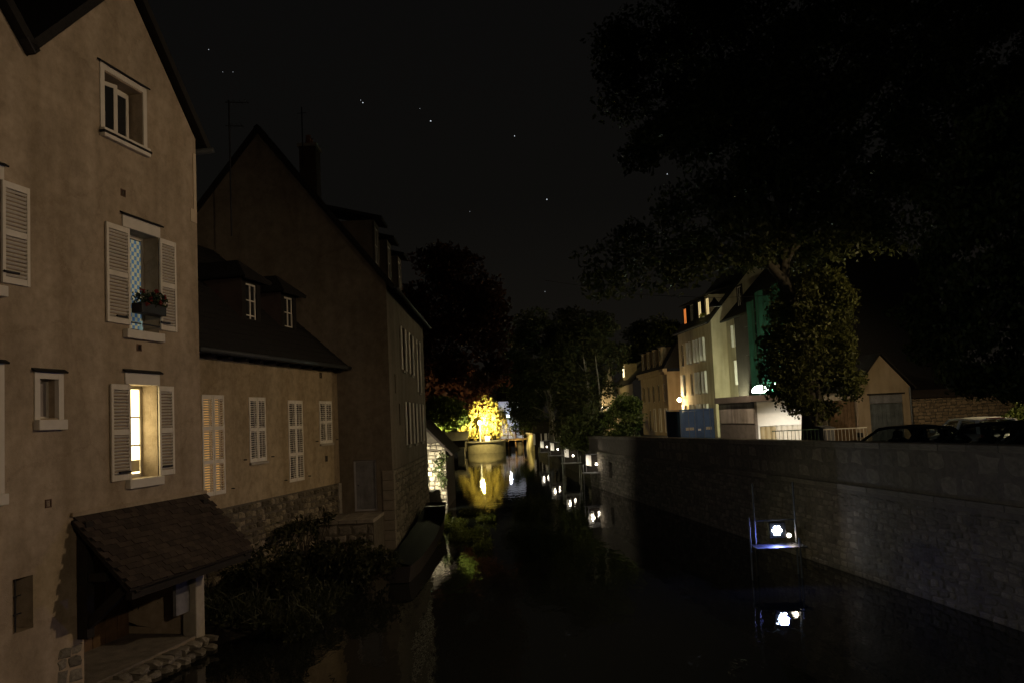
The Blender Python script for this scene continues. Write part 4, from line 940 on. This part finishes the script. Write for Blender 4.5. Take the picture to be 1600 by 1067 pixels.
# --- flat roofed garage block under the tree
GY = 46.0
cG = atY(1182, 690, GY); GA = RA(-.13)
FG = Frame(cG.x - .13 * 5.2, GY + 5.2, GA, street_z(48))
tg = thing('flat_roofed_garage', 'flat roofed garage block with pale folding door beside the ivy covered tree', 'garage', FG.o, FG.a)
LG = 5.2 * math.hypot(1, .13); zg = atY(1182, 617, GY).z - FG.o.z
# river side face at y=0, camera side face at x = LG
whs = mat('garage_white', (.72, .70, .64), .85, .08, 2, .15)
MB().box(0, LG, 0, .15, 0, zg - .35).build('side_wall', mat('hut_brown', (.17, .145, .12), .8, .25, 2, .2), tg)
dpan = [(.25, 2.2), (2.25, 3.5), (3.55, LG - .12)]
for a, b in dpan: MB().box(a, b, -.03, .0, zg - 1.55, zg - .45).build('pale_panel', mat('hut_panel', (.46, .40, .34), .5, .25, 1.2, .1, streak=.55), tg)
MB().box(-.15, LG + .2, -.2, 3.6, zg - .35, zg).build('roof', mat('fascia_brown', (.15, .12, .1), .8, .2, 2, .2), tg)
g0, g1, gz = .25, 2.75, zg * 0 + (atY(1220, 664, GY).z - FG.o.z)
w_ = MB(); facade(w_, [(.15, 3.35, zg - .35, [])], 0, [(g0, g1, 0, gz, .12)])
MB_ = MB()
for f in w_.f: MB_.poly([(LG - w_.v[i][1], w_.v[i][0], w_.v[i][2]) for i in f])
MB_.poly([(LG, 3.35, 0), (0, 3.35, 0), (0, 3.35, zg - .35), (LG, 3.35, zg - .35)]).build('front_wall', whs, tg)
for k in range(8):
    a = g0 + (g1 - g0) * k / 8; b = a + (g1 - g0) / 8; mb = MB()
    pr = [(a + (b - a) * i / 6, LG - .07 + .06 * math.sin(PI * i / 6)) for i in range(7)]
    for (c, d), (e_, f_) in zip(pr, pr[1:]): mb.poly([(d, c, 0), (f_, e_, 0), (f_, e_, gz - .03), (d, c, gz - .03)])
    mb.build('folding_panel', mat('folding_door', (.5, .46, .38), .6, .12, 2, .1) if k > 2 else mat('folding_door_tan', (.3, .24, .13), .6, .12, 2, .1), tg)
fl = FG.world(LG + 4.3, 3.6, .6)
floodlight('small floodlight on the ground behind the tree trunk facing the folding door', tuple(fl), 1100, (1, .93, .8), tuple((FG.world(LG, 1.8, .0) - fl)), 58, 3, blend=.7)
# --- blue container
ct = thing('shipping_container', 'blue corrugated shipping container with door rods behind the quay wall', 'container', (atY(1065, 690, 54).x, 54, street_z(54) - .05), .0)
BLU = mat('container_blue', (.055, .10, .20), .5, .2, 2, .1, streak=.3); BLD = mat('container_navy', (.02, .035, .075), .9, .2, 2, .1, streak=.3, spec=.05)
Wc, Lc, Hc = 2.17, 5.0, 2.38
mb = MB(); nx = 84
pr = [(.0 if (i // 2) % 2 else .035, Lc * i / nx) for i in range(nx + 1)]
for (a, b), (c, d) in zip(pr, pr[1:]): mb.poly([(a, b, .1), (a, b, Hc - .1), (c, d, Hc - .1), (c, d, .1)])
for (a, b), (c, d) in zip(pr, pr[1:]): mb.poly([(Wc - a, b, .1), (Wc - c, d, .1), (Wc - c, d, Hc - .1), (Wc - a, b, Hc - .1)])
mb.build('side_panel', BLD, ct); MB().box(.02, Wc - .02, 0, Lc, Hc - .08, Hc - .02).build('roof', BLU, ct)
MB().box(-.01, .1, -.03, .08, 0, Hc).box(Wc - .1, Wc + .01, -.03, .08, 0, Hc).box(.1, Wc - .1, -.028, .08, 0, .13).box(.1, Wc - .1, -.028, .08, Hc - .12, Hc - .001).box(-.01, .1, Lc - .1, Lc, 0, Hc).build('frame', BLU, ct)
for a in (.11, Wc / 2 + .01):
    d = MB().box(a, a + Wc / 2 - .12, -.005, .03, .14, Hc - .13).build('door', BLU, ct)
    for z_ in (.55, 1.1, 1.65): MB().box(a + .03, a + Wc / 2 - .15, -.012, -.005, z_, z_ + .02).build('rib', BLU, d)
    for q in (.42, .82): MB().tube([(a + q, -.05, .05), (a + q, -.05, Hc - .05)], .022, 6).build('lock_rod', METL, d)
for a, b in ((.32, .85), (1.62, 2.0)): MB().box(a, b, -.018, -.013, 1.02, 1.2).build('placard', mat('placard_tan', (.42, .34, .22), .7, .35, 14, 0), ct)
MB().box(1.1, 1.28, -.09, -.06, .98, 1.1).build('lock_box', WHITE, ct)

# --- garage with gable, stone wall, dim house
GYc = 48.0
pkG = atY(1375, 557, GYc); gl_, gr_ = atY(1338, 607, GYc), atY(1425, 604, GYc); z0g = street_z(48) - .1
tg2 = thing('gabled_garage', 'small beige gabled garage with grey wooden double door', 'garage', (gl_.x, GYc, z0g), .06)
Wg = gr_.x - gl_.x; hE = (gl_.z + gr_.z) / 2 - z0g; hP = pkG.z - z0g + .1; pu = pkG.x - gl_.x
d0, d1 = .72, 2.68; dzt = atY(1385, 616, GYc).z - z0g
facade(MB(), [(0, Wg, hP, [(-(hP - hE) / pu, 1, hE), ((hP - hE) / (Wg - pu), 1, hE + (hP - hE) / (Wg - pu) * Wg)])], 0, [(d0, d1, 0, dzt, .15)]).poly([(0, 0, 0), (0, 0, hE), (0, 6, hE), (0, 6, 0)]).poly([(Wg, 0, 0), (Wg, 6, 0), (Wg, 6, hE), (Wg, 0, hE)]).build('wall', mat('garage_beige', (.36, .28, .19), .9, .15, 1.5, .2, streak=.25), tg2)
MB().slab([(-.2, -.2, hE - .12), (pu, -.2, hP + .06), (pu, 6, hP + .06), (-.2, 6, hE - .12)], -.1).slab([(Wg + .2, -.2, hE - .12), (Wg + .2, 6, hE - .12), (pu, 6, hP + .061), (pu, -.2, hP + .061)], -.1).build('roof', SLATE, tg2)
MB().box(d0, d1, .02, .1, dzt - .48, dzt).build('transom_board', WOODG, tg2)
for k in range(8):
    a = d0 + (d1 - d0) * k / 8; MB().box(a + .006, a + (d1 - d0) / 8 - .006, .06, .1, 0, dzt - .5).build('plank', mat('door_greyblue', (.11, .125, .135), .8, .3, 3, .3, streak=.4), tg2)
MB().box(d0 - .12, d1 + .16, -.04, .02, dzt, dzt + .09).build('lintel', WOODD, tg2)
MB().tube([(Wg - .08, -.08, 0), (Wg - .08, -.08, hE)], .05, 8).build('drainpipe', METL, tg2)
MB().box(-1.6, -.05, .3, .5, 0, 2.4).build('side_fence', WOODB, tg2)
for k in range(7): MB().box(-1.6 + k * .22, -1.6 + k * .22 + .2, .24, .3, 0, 2.5).build('plank', WOODB, tg2)
sw = thing('rubble_garden_wall', 'brown rubble stone wall right of the gabled garage', 'wall', (gr_.x + .05, 48.2, z0g), .06)
MB().box(0, 14, 0, .4, 0, 2.45).build('core', MORTAR, sw)
rubble(sw, stone_meshes(mat('rubble_brown', (.27, .20, .13), .95, .35, 4, .6, island=.3), 5, 61), 0, 9, .7, 2.45, 0, (.14, .22), (.2, .42), .04, seed=19, limit=290)
MB().slab([(-.1, -.25, 2.42), (14, -.25, 2.42), (14, .6, 2.85), (-.1, .6, 2.85)], -.06).build('tile_coping', TILE, sw)
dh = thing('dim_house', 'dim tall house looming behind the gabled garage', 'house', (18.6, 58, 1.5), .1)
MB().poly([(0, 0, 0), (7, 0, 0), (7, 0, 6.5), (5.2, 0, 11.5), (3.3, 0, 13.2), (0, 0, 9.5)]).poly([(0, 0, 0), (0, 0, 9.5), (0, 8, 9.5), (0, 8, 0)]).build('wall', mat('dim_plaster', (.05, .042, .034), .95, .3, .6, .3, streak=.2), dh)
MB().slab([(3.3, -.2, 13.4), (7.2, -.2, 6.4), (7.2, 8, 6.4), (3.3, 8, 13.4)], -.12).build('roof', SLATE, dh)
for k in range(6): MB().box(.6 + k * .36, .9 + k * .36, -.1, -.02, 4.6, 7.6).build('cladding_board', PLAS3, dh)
# barriers and bollards at the foot of the tree
def barrier(label, X, Y, rz):
    t = thing('street_barrier', label, 'barrier', (X, Y, street_z(Y)), rz, 'white barriers by the tree')
    MB().tube([(-1, 0, .15), (-1, 0, 1.05), (1, 0, 1.05), (1, 0, .15)], .025, 6).build('frame', WHITE, t)
    MB().tube([(-1, 0, .22), (1, 0, .22)], .02, 6).build('rail', WHITE, t)
    for k in range(11): MB().tube([(-.85 + k * .17, 0, .22), (-.85 + k * .17, 0, 1.05)], .012, 5).build('bar', WHITE, t)
    for x_ in (-.75, .75): MB().box(x_ - .03, x_ + .03, -.25, .25, 0, .05).build('foot', WHITE, t)
c = atY(1322, 690, 36); barrier('white railing barrier right of the ivy tree trunk', c.x, 36, .15)
c = atY(1253, 692, 37); barrier('dark green railing barrier left of the ivy tree trunk', c.x - .2, 37.2, -.1)
for ch in bpy.context.scene.objects:
    if ch.parent and ch.parent.get('label', '').startswith('dark green railing'): ch.data = ch.data.copy(); ch.data.materials[0] = mat('barrier_green', (.06, .10, .07), .6, .1, 4, 0)
bn = thing('wheelie_bin', 'grey wheelie bin just right of the ivy covered trunk', 'bin', (atY(1296, 690, 37).x, 37.4, street_z(37)), .3)
MB().slab([(-.26, -.3, 1.05), (.26, -.3, 1.05), (.26, .3, 1.05), (-.26, .3, 1.05)], .9).build('body', mat('bin_grey', (.1, .1, .11), .5, .1, 4, 0), bn)
MB().slab([(-.29, -.34, 1.1), (.29, -.34, 1.1), (.29, .34, 1.2), (-.29, .34, 1.2)], .05).build('lid', MATS['bin_grey'], bn)
for x_ in (-.24, .24): MB().tube([(x_ - .03, .26, .12), (x_ + .03, .26, .12)], .12, 10).build('wheel', METD, bn)

# ================================================================== CARS
CGL = glass('car_glass', (.01, .012, .013), .72); TYRE = mat('tyre', (.02, .02, .02), .9, .1, 8, .1); RIM = mat('rim', (.3, .3, .32), .4, .1, 5, 0, metal=.8)
def car(name, label, X, Y, rz, paint, hatch=True, roof_h=1.42, seats=True):
    t = thing(name, label, 'car', (X, Y, street_z(Y)), rz, 'cars parked behind the quay wall')
    S = [(-2.05, .68, .42, .62, .80), (-1.95, .80, .28, .70, .93), (-1.3, .84, .22, .72, .95), (-.3, .86, .2, .72, .94), (.7, .86, .2, .72, .93), (1.15, .85, .22, .70, .92), (1.75, .80, .24, .62, .80), (2.05, .62, .36, .52, .66)]
    mb = MB()
    for x, w, zb, zm, zt_ in S:
        h = [(w * .86, zb), (w, zb + .13), (w * 1.0, zm), (w * .93, zt_), (w * .45, zt_ + .025)]
        mb.v += [(x, y, z) for y, z in h] + [(x, -y, z) for y, z in reversed(h)]
    for i in range(len(S) - 1):
        for k in range(10): mb.f.append((i * 10 + k, i * 10 + (k + 1) % 10, i * 10 + 10 + (k + 1) % 10, i * 10 + 10 + k))
    mb.f.append(tuple(range(10))); mb.f.append(tuple(70 + k for k in reversed(range(10))))
    b = mb.build('body', paint, t, True); sd = b.modifiers.new('s', 'SUBSURF'); sd.levels = sd.render_levels = 2
    xr = -1.72 if hatch else -1.35; rr = -1.35 if hatch else -.85
    B = {'a': (1.12, .74, .92), 'r': (.38, .56, roof_h - .03), 'q': (rr, .56, roof_h - .05), 'c': (xr, .74, .95)}
    for s_ in (-1, 1):
        P = {k: Vector((v[0], v[1] * s_, v[2])) for k, v in B.items()}
        MB().beam(P['a'], P['r'], .06, .05).build('pillar', paint, t); MB().beam(P['c'], P['q'], .11, .09).build('pillar', paint, t)
        MB().beam((-.35, .755 * s_, .94), (-.38, .575 * s_, roof_h - .03), .05, .09).build('pillar', paint, t)
        MB().tube([P['r'], Vector((-.3, .59 * s_, roof_h)), P['q']], .035, 6).build('roof_rail', paint, t)
    NX, NY = 9, 8; mb = MB()
    for i in range(NX):
        f = i / (NX - 1); x = .42 + (rr - .46) * f; zc = roof_h - .02 + .075 * math.sin(PI * (.12 + .76 * f))
        for j in range(NY): y = -.58 + 1.16 * j / (NY - 1); mb.v.append((x, y, zc - .07 * (abs(y) / .58) ** 2.5))
    for i in range(NX - 1):
        for j in range(NY - 1): mb.f.append((i * NY + j, i * NY + j + 1, (i + 1) * NY + j + 1, (i + 1) * NY + j))
    rf_ = mb.build('roof', paint, t, True); so = rf_.modifiers.new('t', 'SOLIDIFY'); so.thickness = .03
    MB().poly([(1.12, -.72, .93), (1.12, .72, .93), (.4, .55, roof_h - .02), (.4, -.55, roof_h - .02)]).build('windscreen', CGL, t)
    MB().poly([(xr, .72, .96), (xr, -.72, .96), (rr, -.55, roof_h - .04), (rr, .55, roof_h - .04)]).build('rear_window', CGL, t)
    for s_ in (-1, 1):
        MB().poly([(1.05, .745 * s_, .94), (-.33, .755 * s_, .95), (-.36, .58 * s_, roof_h - .04), (.36, .565 * s_, roof_h - .05)]).build('side_window', CGL, t)
        MB().poly([(-.39, .755 * s_, .95), (xr + .06, .745 * s_, .96), (rr + .03, .565 * s_, roof_h - .07), (-.42, .58 * s_, roof_h - .04)]).build('side_window', CGL, t)
        MB().box(.82, .98, s_ * .86, s_ * 1.02, .95, 1.07).build('mirror', paint, t, bevel=.03)
        MB().box(1.86, 1.98, s_ * .42, s_ * .70, .56, .68).build('headlight', glass('headlight_glass', (.4, .4, .4)), t)
        MB().box(-2.02, -1.93, s_ * .55, s_ * .78, .70, .92).build('tail_light', mat('tail_red', (.4, .02, .02), .3, .1, 4, 0), t)
        for x_ in (1.28, -1.22):
            wz = MB().tube([(x_, s_ * .68, .31), (x_, s_ * .87, .31)], .31, 20).build('wheel', TYRE, t); MB().tube([(x_, s_ * .866, .31), (x_, s_ * .885, .31)], .2, 12).build('rim', RIM, wz)
    if seats:
        for x_ in (.1, -.85):
            for y_ in (-.35, .35):
                st_ = MB().beam((x_ + .05, y_, .55), (x_ - .12, y_, 1.05), .44, .14).build('seat', METD, t, bevel=.04); MB().beam((x_ - .13, y_, 1.07), (x_ - .17, y_, 1.26), .26, .1).build('headrest', METD, st_, bevel=.04)
        q_ = MB().lathe((0, 0, 0), [(.17, -.012), (.185, 0), (.17, .012)], 16).build('steering_wheel', METD, t); q_.location = (.62, .35, .98); q_.rotation_euler = (0, -1.1, 0)
    return t
PWH = mat('paint_white', (.8, .8, .78), .3, .03, 3, 0, spec=.5); PBK = mat('paint_black', (.012, .012, .014), .28, .1, 3, 0, spec=.5); PGR = mat('paint_dark_green', (.02, .024, .022), .35, .1, 3, 0, spec=.4)
wc = car('parked_car', 'white hatchback with red high brake light parked by the rubble wall', 14.9, 27.2, math.radians(88), PWH, True, 1.40)
MB().box(-1.42, -1.30, -.26, .26, 1.40, 1.425).build('brake_light', mat('brake_red', (.5, .05, .03), .4, .1, 4, 0), wc)
car('parked_car', 'black car with sloping windscreen, leftmost behind the quay parapet', 9.95, 21.2, math.radians(208), PBK, False, 1.36)
car('parked_car', 'black car with headrests showing, in front of the white hatchback', 11.35, 19.6, math.radians(200), PBK, True, 1.38)
car('parked_car', 'dark car cut off by the right edge of the view', 10.75, 16.1, math.radians(178), PGR, False, 1.45)

# ================================================================== STREET LAMPS OUTSIDE THE VIEW
def street_lamp(label, loc, h, arm, aim, power, col, cone, blend=.5, kind='SPOT'):
    t = thing('street_lamp', label, 'street lamp', loc, 0, 'street lamps'); a = Vector((aim[0], aim[1], 0)).normalized() * arm
    MB().tube([(0, 0, 0), (0, 0, h * .5), (0, 0, h)], [.1, .075, .05], 10).build('post', METD, t, True)
    MB().tube([(0, 0, h - .05), (a.x * .5, a.y * .5, h + .2), (a.x, a.y, h + .2)], .035, 8).build('arm', METD, t, True)
    MB().beam((a.x, a.y, h + .2), (a.x * 1.6, a.y * 1.6, h + .22), .24, .12).build('head', METD, t)
    MB().beam((a.x * 1.05, a.y * 1.05, h + .125), (a.x * 1.55, a.y * 1.55, h + .145), .18, .02).build('lens', emit('street_lens', (1, .72, .4), 6), t)
    lamp(kind, t, (a.x * 1.6, a.y * 1.6, h + .02), power, col, .14, aim, cone, blend); return t
street_lamp('tall street lamp on the quay lighting the houses across the river', (12.4, 15.2, 2.0), 7.2, .9, (-18.0, -.3, -6.0), 1850, (1, .72, .43), 84, .8)
street_lamp('unseen fill lamp added on the road bridge behind the viewer', (6.5, -3.6, 2.4), 4.6, .8, (-11.5, 15, -3.4), 960, (1, .74, .47), 62, .7)  # unseen lamp added as fill for the porch shadow
street_lamp('unseen lamp added at the left end of the bridge to brighten the quay wall', (-7.2, -3.6, 2.4), 4.4, .8, (16.5, 25, -4.2), 850, (.86, .94, 1), 58, .6)  # unseen lamp added to lift the dark quay wall across the river
street_lamp('street lamp in the car park beyond the right edge', (21.0, 29.6, 1.8), 6.6, .8, (-4, 4, -7), 1900, (1, .76, .42), 150, .3)

hl = thing('hanging_fill_lamp', 'added fill lamp on a cable among the leaves over the street', 'street lamp', (10.9, 44, 9.4), 0, 'street lamps')  # lamp made up to light the container and the garage side
MB().tube([(-9, -1, 1.6), (-4, -.4, .7), (0, 0, .4), (6, 3, .8), (10, 6, 1.6)], .012, 5).build('fill_lamp_cable', METD, hl)
MB().lathe((0, 0, 0), [(.32, -.06), (.3, .06), (.14, .24), (.03, .44)], 14).build('fill_lamp_shade', METD, hl, True)
MB().lathe((0, 0, .08), [(.08, 0), (.12, .03), (.13, .05)], 12).build('lens', emit('hanging_fill_lens', (1, .8, .5), 4), hl, True)
lamp('SPOT', hl, (0, 0, -.1), 2300, (1, .8, .58), .12, (.2, 1.0, -.8), 118, .6)

# ================================================================== TREES AND SHRUBS
LFD = leafmat('leaf_dark_green', (.045, .06, .018), (.08, .09, .03)); LFO = leafmat('leaf_ochre', (.07, .055, .02), (.11, .085, .03))
LFR = leafmat('leaf_dark_red', (.13, .034, .02), (.18, .065, .03)); LFG = leafmat('leaf_green', (.06, .085, .02), (.10, .13, .03)); LFY = leafmat('leaf_ivy_yellow', (.05, .06, .014), (.095, .1, .028))
big = [(1040, -90), (1000, 30), (935, 85), (955, 150), (990, 175), (1015, 230), (980, 262), (1015, 310), (960, 365), (930, 388), (925, 440), (955, 445), (978, 480), (1060, 465), (1110, 440), (1180, 415), (1250, 440), (1340, 405), (1420, 385), (1500, 375), (1600, 380), (1660, -90)]
tb_ = Vector((13.7, 38.2, street_z(38)))
l0, l1, l2 = atY(1262, 575, 38.2) - tb_, atY(1225, 440, 37.8) - tb_, atY(1188, 398, 37.2) - tb_
cl = crown_from(big, 38.5, 6.5, 270, 1.3, 3)
big_t = tree('plane_tree', 'huge dark broadleaf tree overhanging the river from the quay', tuple(tb_), [(0, 0, -.2), (-.05, 0, 2.5), (l0.x, l0.y, l0.z), (l1.x, l1.y, l1.z), (l1.x + .5, .3, l1.z + 4), (l1.x + .8, .5, l1.z + 9)], .52, cl, 430, .26, LFD, limbs=30, lf=(.62, .97))
MB().tube([l1 * .8 + l0 * .2, l1, l2, l2 + Vector((-1.6, -.5, 1.0))], [.26, .22, .18, .1], 8).build('limb', BARK, big_t, True)
# ivy mantle on the trunk
iv = thing('ivy_mantle', 'dense cone of ivy foliage wrapped round the big tree trunk', 'ivy', tuple(tb_)); P = []
ivp = [(1215, 455), (1200, 520), (1192, 585), (1205, 625), (1230, 640), (1275, 648), (1315, 632), (1342, 612), (1335, 580), (1322, 520), (1330, 455), (1290, 420)]
for c, r in crown_from(ivp, 38.0, 1.7, 150, .58, 8): P.append(clump_pts(Vector(c) - tb_, (r[0], r[1], r[0] * .8), 190))
for k in range(10): P.append(clump_pts((random.uniform(-.35, .35), -.45, .2 + .2 * k), (.25, .2, .2), 40))
leaf_mass('foliage', np.concatenate(P), .15, LFY, iv, .5, .8)
MB().tube([(-.3, -.5, 0), (-.2, -.55, 1.2), (.1, -.5, 2.6), (.0, -.45, 4)], [.07, .06, .05, .03], 6).build('stem', BARK, iv, True)
rt = [(1500, 220), (1455, 320), (1435, 420), (1425, 500), (1445, 560), (1490, 592), (1540, 606), (1600, 624), (1720, 630), (1740, 150), (1600, 120)]
cl = crown_from(rt, 21.8, 2.4, 130, .62, 5)
tree('drooping_tree', 'dark drooping leafy tree filling the right edge above the cars', (15.6, 22.2, 1.9), [(0, 0, -.2), (.1, 0, 3), (-.2, .1, 6), (-.4, .2, 9), (-.6, .2, 11)], .3, cl, 330, .17, leafmat('leaf_droop', (.04, .06, .018), (.09, .11, .03)), limbs=14, droop=1.2)
rp_ = [(645, 395), (690, 385), (720, 400), (745, 425), (770, 470), (786, 520), (780, 580), (770, 625), (735, 640), (690, 650), (655, 640), (630, 560), (620, 450)]
cl = crown_from(rp_, 56, 4, 80, 1.3, 6)
tree('red_leaved_tree', 'dark reddish tree rising behind the gabled house', (-6.2, 56, 1.1), [(0, 0, -.2), (.1, 0, 3), (0, .1, 7), (.2, 0, 12)], .35, cl, 300, .34, LFR, limbs=10)
gp = [(664, 630), (700, 622), (735, 640), (722, 668), (705, 672), (690, 660), (672, 690), (664, 680)]
cl = crown_from(gp, 46, 2.0, 24, .55, 9)
tree('lit_green_tree', 'low yellow green tree lit from below beside the boathouse', (-6.0, 46.5, 1.0), [(0, 0, -.2), (.1, 0, 1.2), (.4, 0, 2.4), (.7, 0, 3.6)], .16, cl, 260, .22, leafmat('leaf_lime', (.10, .15, .02), (.17, .2, .04)), limbs=7)
floodlight('uplight in the grass under the low green tree', (-4.2, 43.8, 2.4), 1700, (1, .93, .5), (.15, 1, .45), 130, 3)
for nm, lb, poly, Yc, base, mt_, sd_ in (
        ('bank_tree', 'left of the two dark trees in the middle of the far bank', [(800, 520), (820, 490), (850, 475), (880, 480), (890, 560), (885, 640), (850, 660), (815, 655), (790, 620), (788, 560)], 78, (3.3, 78, 1.0), LFD, 12),
        ('bank_tree', 'broad dark tree over the lamp boxes on the right bank', [(880, 480), (905, 472), (935, 490), (955, 520), (965, 560), (950, 610), (940, 640), (920, 670), (880, 668), (870, 600), (868, 520)], 64, (5.6, 64, 1.1), leafmat('leaf_birch', (.045, .055, .018), (.085, .085, .03)), 13)):
    cl = crown_from(poly, Yc, 4, 64, 1.15, sd_)
    tt = tree(nm, lb, base, [(0, 0, -.2), (.1, 0, 3), (0, .2, 6), (.3, 0, 9.5)], .22, cl, 260, .3, mt_, BARKP, 'dark trees on the far right bank', limbs=9)
    for k in range(2): MB().tube(curve((.6 + .5 * k, -1.2, 0), (-.3 + .9 * k, -2.2, 7.5), 0, 6, .06), [.12, .1, .09, .07, .06, .05, .03], 6).build('stem', BARKP, tt, True)
cl = crown_from([(980, 545), (990, 515), (1015, 497), (1040, 500), (1062, 515), (1070, 560), (985, 575)], 125, 5, 44, 2.0, 15)
tree('round_tree', 'black rounded treetop behind the mansard house', (21, 125, 1), [(0, 0, -.2), (0, 0, 5), (0, 0, 9), (0, 0, 13)], .4, cl, 260, .5, LFD, limbs=6)
# far hedge line closing the view behind the sluice
cl = crown_from([(640, 560), (720, 560), (800, 590), (960, 570), (975, 640), (960, 668), (820, 668), (800, 640), (640, 650)], 128, 6, 90, 2.2, 17)
far = leaf_mass('far_wood', np.concatenate([clump_pts(c, r, 200) for c, r in cl]), .5, LFD); tag(far, 'dark far wood closing the river view behind the trees', 'wood')
def shrub(label, poly, Yc, dY, n_, rad, per, leaf, lm, base, seed, name='shrub', droop=0, stems=5):
    t = thing(name, label, 'shrub', base, 0, 'shrubs on the banks'); B = Vector(base); cl = crown_from(poly, Yc, dY, n_, rad, seed)
    leaf_mass('foliage', np.concatenate([clump_pts(Vector(c) - B, (r[0], r[1], r[0] * .85), per) for c, r in cl]), leaf, lm, t, droop)
    for c, r in cl[:stems]:
        v = Vector(c) - B; MB().tube(curve((v.x * .3, v.y * .3, -.2), v, .1, 4, .03), [.03, .026, .02, .015, .01], 5).build('stem', BARK, t, True)
LBK = leafmat('leaf_bank', (.03, .036, .012), (.06, .06, .022))
shrub('low leafy shrub at the foot of the shuttered house by the porch', [(335, 905), (400, 865), (440, 850), (470, 870), (470, 930), (400, 975), (325, 1000)], 18.3, .8, 40, .32, 130, .11, LBK, (-5.6, 18.3, .2), 21)
shrub('dark overgrown shrub on the bank between porch and barge', [(440, 880), (500, 850), (545, 850), (600, 850), (615, 885), (560, 915), (470, 935)], 20.8, 1.0, 40, .32, 130, .12, LBK, (-4.9, 20.8, .2), 22)
shrub('leafy bush by the end of the quay wall', [(950, 650), (960, 622), (985, 612), (1002, 640), (1006, 672), (985, 686), (945, 684)], 50, 1.2, 26, .5, 220, .2, LFG, (6.9, 50, 1.6), 23)
shrub('dark bush hanging over the bank left of the quay wall end', [(880, 665), (925, 640), (950, 655), (945, 690), (925, 700), (880, 690)], 52.5, 1.5, 34, .6, 200, .2, LFD, (5.4, 52.5, 1.0), 24)
shrub('pale tufted bush beside the distant washhouse', [(800, 650), (830, 655), (835, 672), (805, 676)], 104, 1.0, 14, .7, 120, .25, LFG, (1.6, 104, 1.6), 25)
shrub('bright green bush at the right edge behind the white car', [(1560, 640), (1600, 630), (1640, 640), (1630, 670), (1575, 664)], 33, .8, 16, .45, 200, .18, LFG, (19.8, 33, 1.9), 26)
# spiky plants in front of the rubble base
for k, (px_, py_) in enumerate(((446, 838), (425, 850), (470, 848))):
    B = F2.o + F2.x * F2.uz(px_, 840)[0] - F2.y * .5
    t = thing('spiky_plant', ['tall spiky stalks against the rubble base, middle clump', 'spiky stalks against the rubble base, left clump', 'spiky stalks against the rubble base, right clump'][k], 'plant', (B.x, B.y, .6), 0, 'spiky plants at the rubble base')
    for q in range(7):
        a = q * .9 + k; MB().tube([(0, 0, 0), (.12 * math.cos(a), .12 * math.sin(a), .5), (.4 * math.cos(a), .3 * math.sin(a), .85 + .07 * q)], [.015, .012, .006], 5).build('stalk', BARK, t)
        leaf_mass('blades', clump_pts((.3 * math.cos(a), .22 * math.sin(a), .75 + .05 * q), (.13, .13, .2), 26, 0), .16, LBK, t, -.5, .3)
gc = np.array([(x_, y_, .95 * max(0, (-4.4 - x_) / 4.2) ** .8 + abs(RNG.normal(0, .12))) for x_, y_ in zip(RNG.uniform(-7.6, -4.0, 9000), RNG.uniform(15.8, 24.5, 9000))])
leaf_mass('ground_cover', gc, .13, leafmat('cover_leaf', (.02, .026, .01), (.045, .05, .018)))
gb = gc[RNG.random(len(gc)) < .35].copy(); gb[:, 2] += .12
leaf_mass('bank_grass', gb, .5, leafmat('bank_blade', (.03, .035, .014), (.055, .06, .025)), None, -1.6, .05)
# river weeds catching the light
P = np.array([(RNG.uniform(-3.0, -.9), RNG.uniform(25.5, 36), abs(RNG.normal(0, .09))) for _ in range(9000)])
k = np.array([math.sin(a * 3.1 + b * .9) + math.sin(a * 1.7 - b * 1.6) > .15 for a, b, c in P]); P = P[k]
wd_ = leaf_mass('river_weeds', P, .22, leafmat('weed_leaf', (.09, .11, .02), (.14, .15, .03)), None, -.6, .16); tag(wd_, 'green weeds breaking the water surface beside the barge', 'water weeds')

# ================================================================== STARS
STAR = emit('star_light', (.82, .9, 1), 1.0); STARD = emit('star_light_dim', (.85, .9, 1), .5)
ico = None
def star_mesh(m):
    v = [(0, 0, 1), (1, 0, 0), (0, 1, 0), (-1, 0, 0), (0, -1, 0), (0, 0, -1)]; mb = MB(); mb.v = v; mb.f = [(0, 1, 2), (0, 2, 3), (0, 3, 4), (0, 4, 1), (5, 2, 1), (5, 3, 2), (5, 4, 3), (5, 1, 4)]; return mb.mesh('star', m)
S1, S2 = star_mesh(STAR), star_mesh(STARD)
for (px_, py_, s_, m_, lb) in ((567, 161, 2.1, S1, 'brighter star of the close pair above the gabled house'), (563.5, 157, 1.5, S2, 'faint companion of the close star pair above the gabled house'),
        (673, 189.5, 2.5, S1, 'brightest star, second along the slanting row of stars'), (804, 213, 1.9, S1, 'third star along the slanting row high over the river'), (854.5, 312, 2.2, S1, 'lowest star of the slanting row over the river'),
        (326, 78, 1.7, S2, 'star high in the gap right of the lit house roof'), (364, 113, 1.4, S2, 'faint star above the aerial mast'), (348, 113, 1.2, S2, 'very faint star just left of the one above the aerial mast'),
        (656, 170, 1.2, S2, 'faint star just upper left of the brightest star'), (1042.5, 272.5, 2.0, S1, 'star at the left edge of the huge dark tree'), (1045.5, 137, 1.6, S2, 'upper star at the left edge of the huge dark tree'), (851.5, 456, 1.6, S2, 'low star just above the central treetops'), (734, 331, 1.1, S2, 'very faint star in the middle of the sky')):
    d = ray(px_, py_).normalized(); o = bpy.data.objects.new('star', m_); COL.objects.link(o); o.location = CAM + d * 3200; o.scale = (s_,) * 3; tag(o, lb, 'star', 'stars in the night sky')
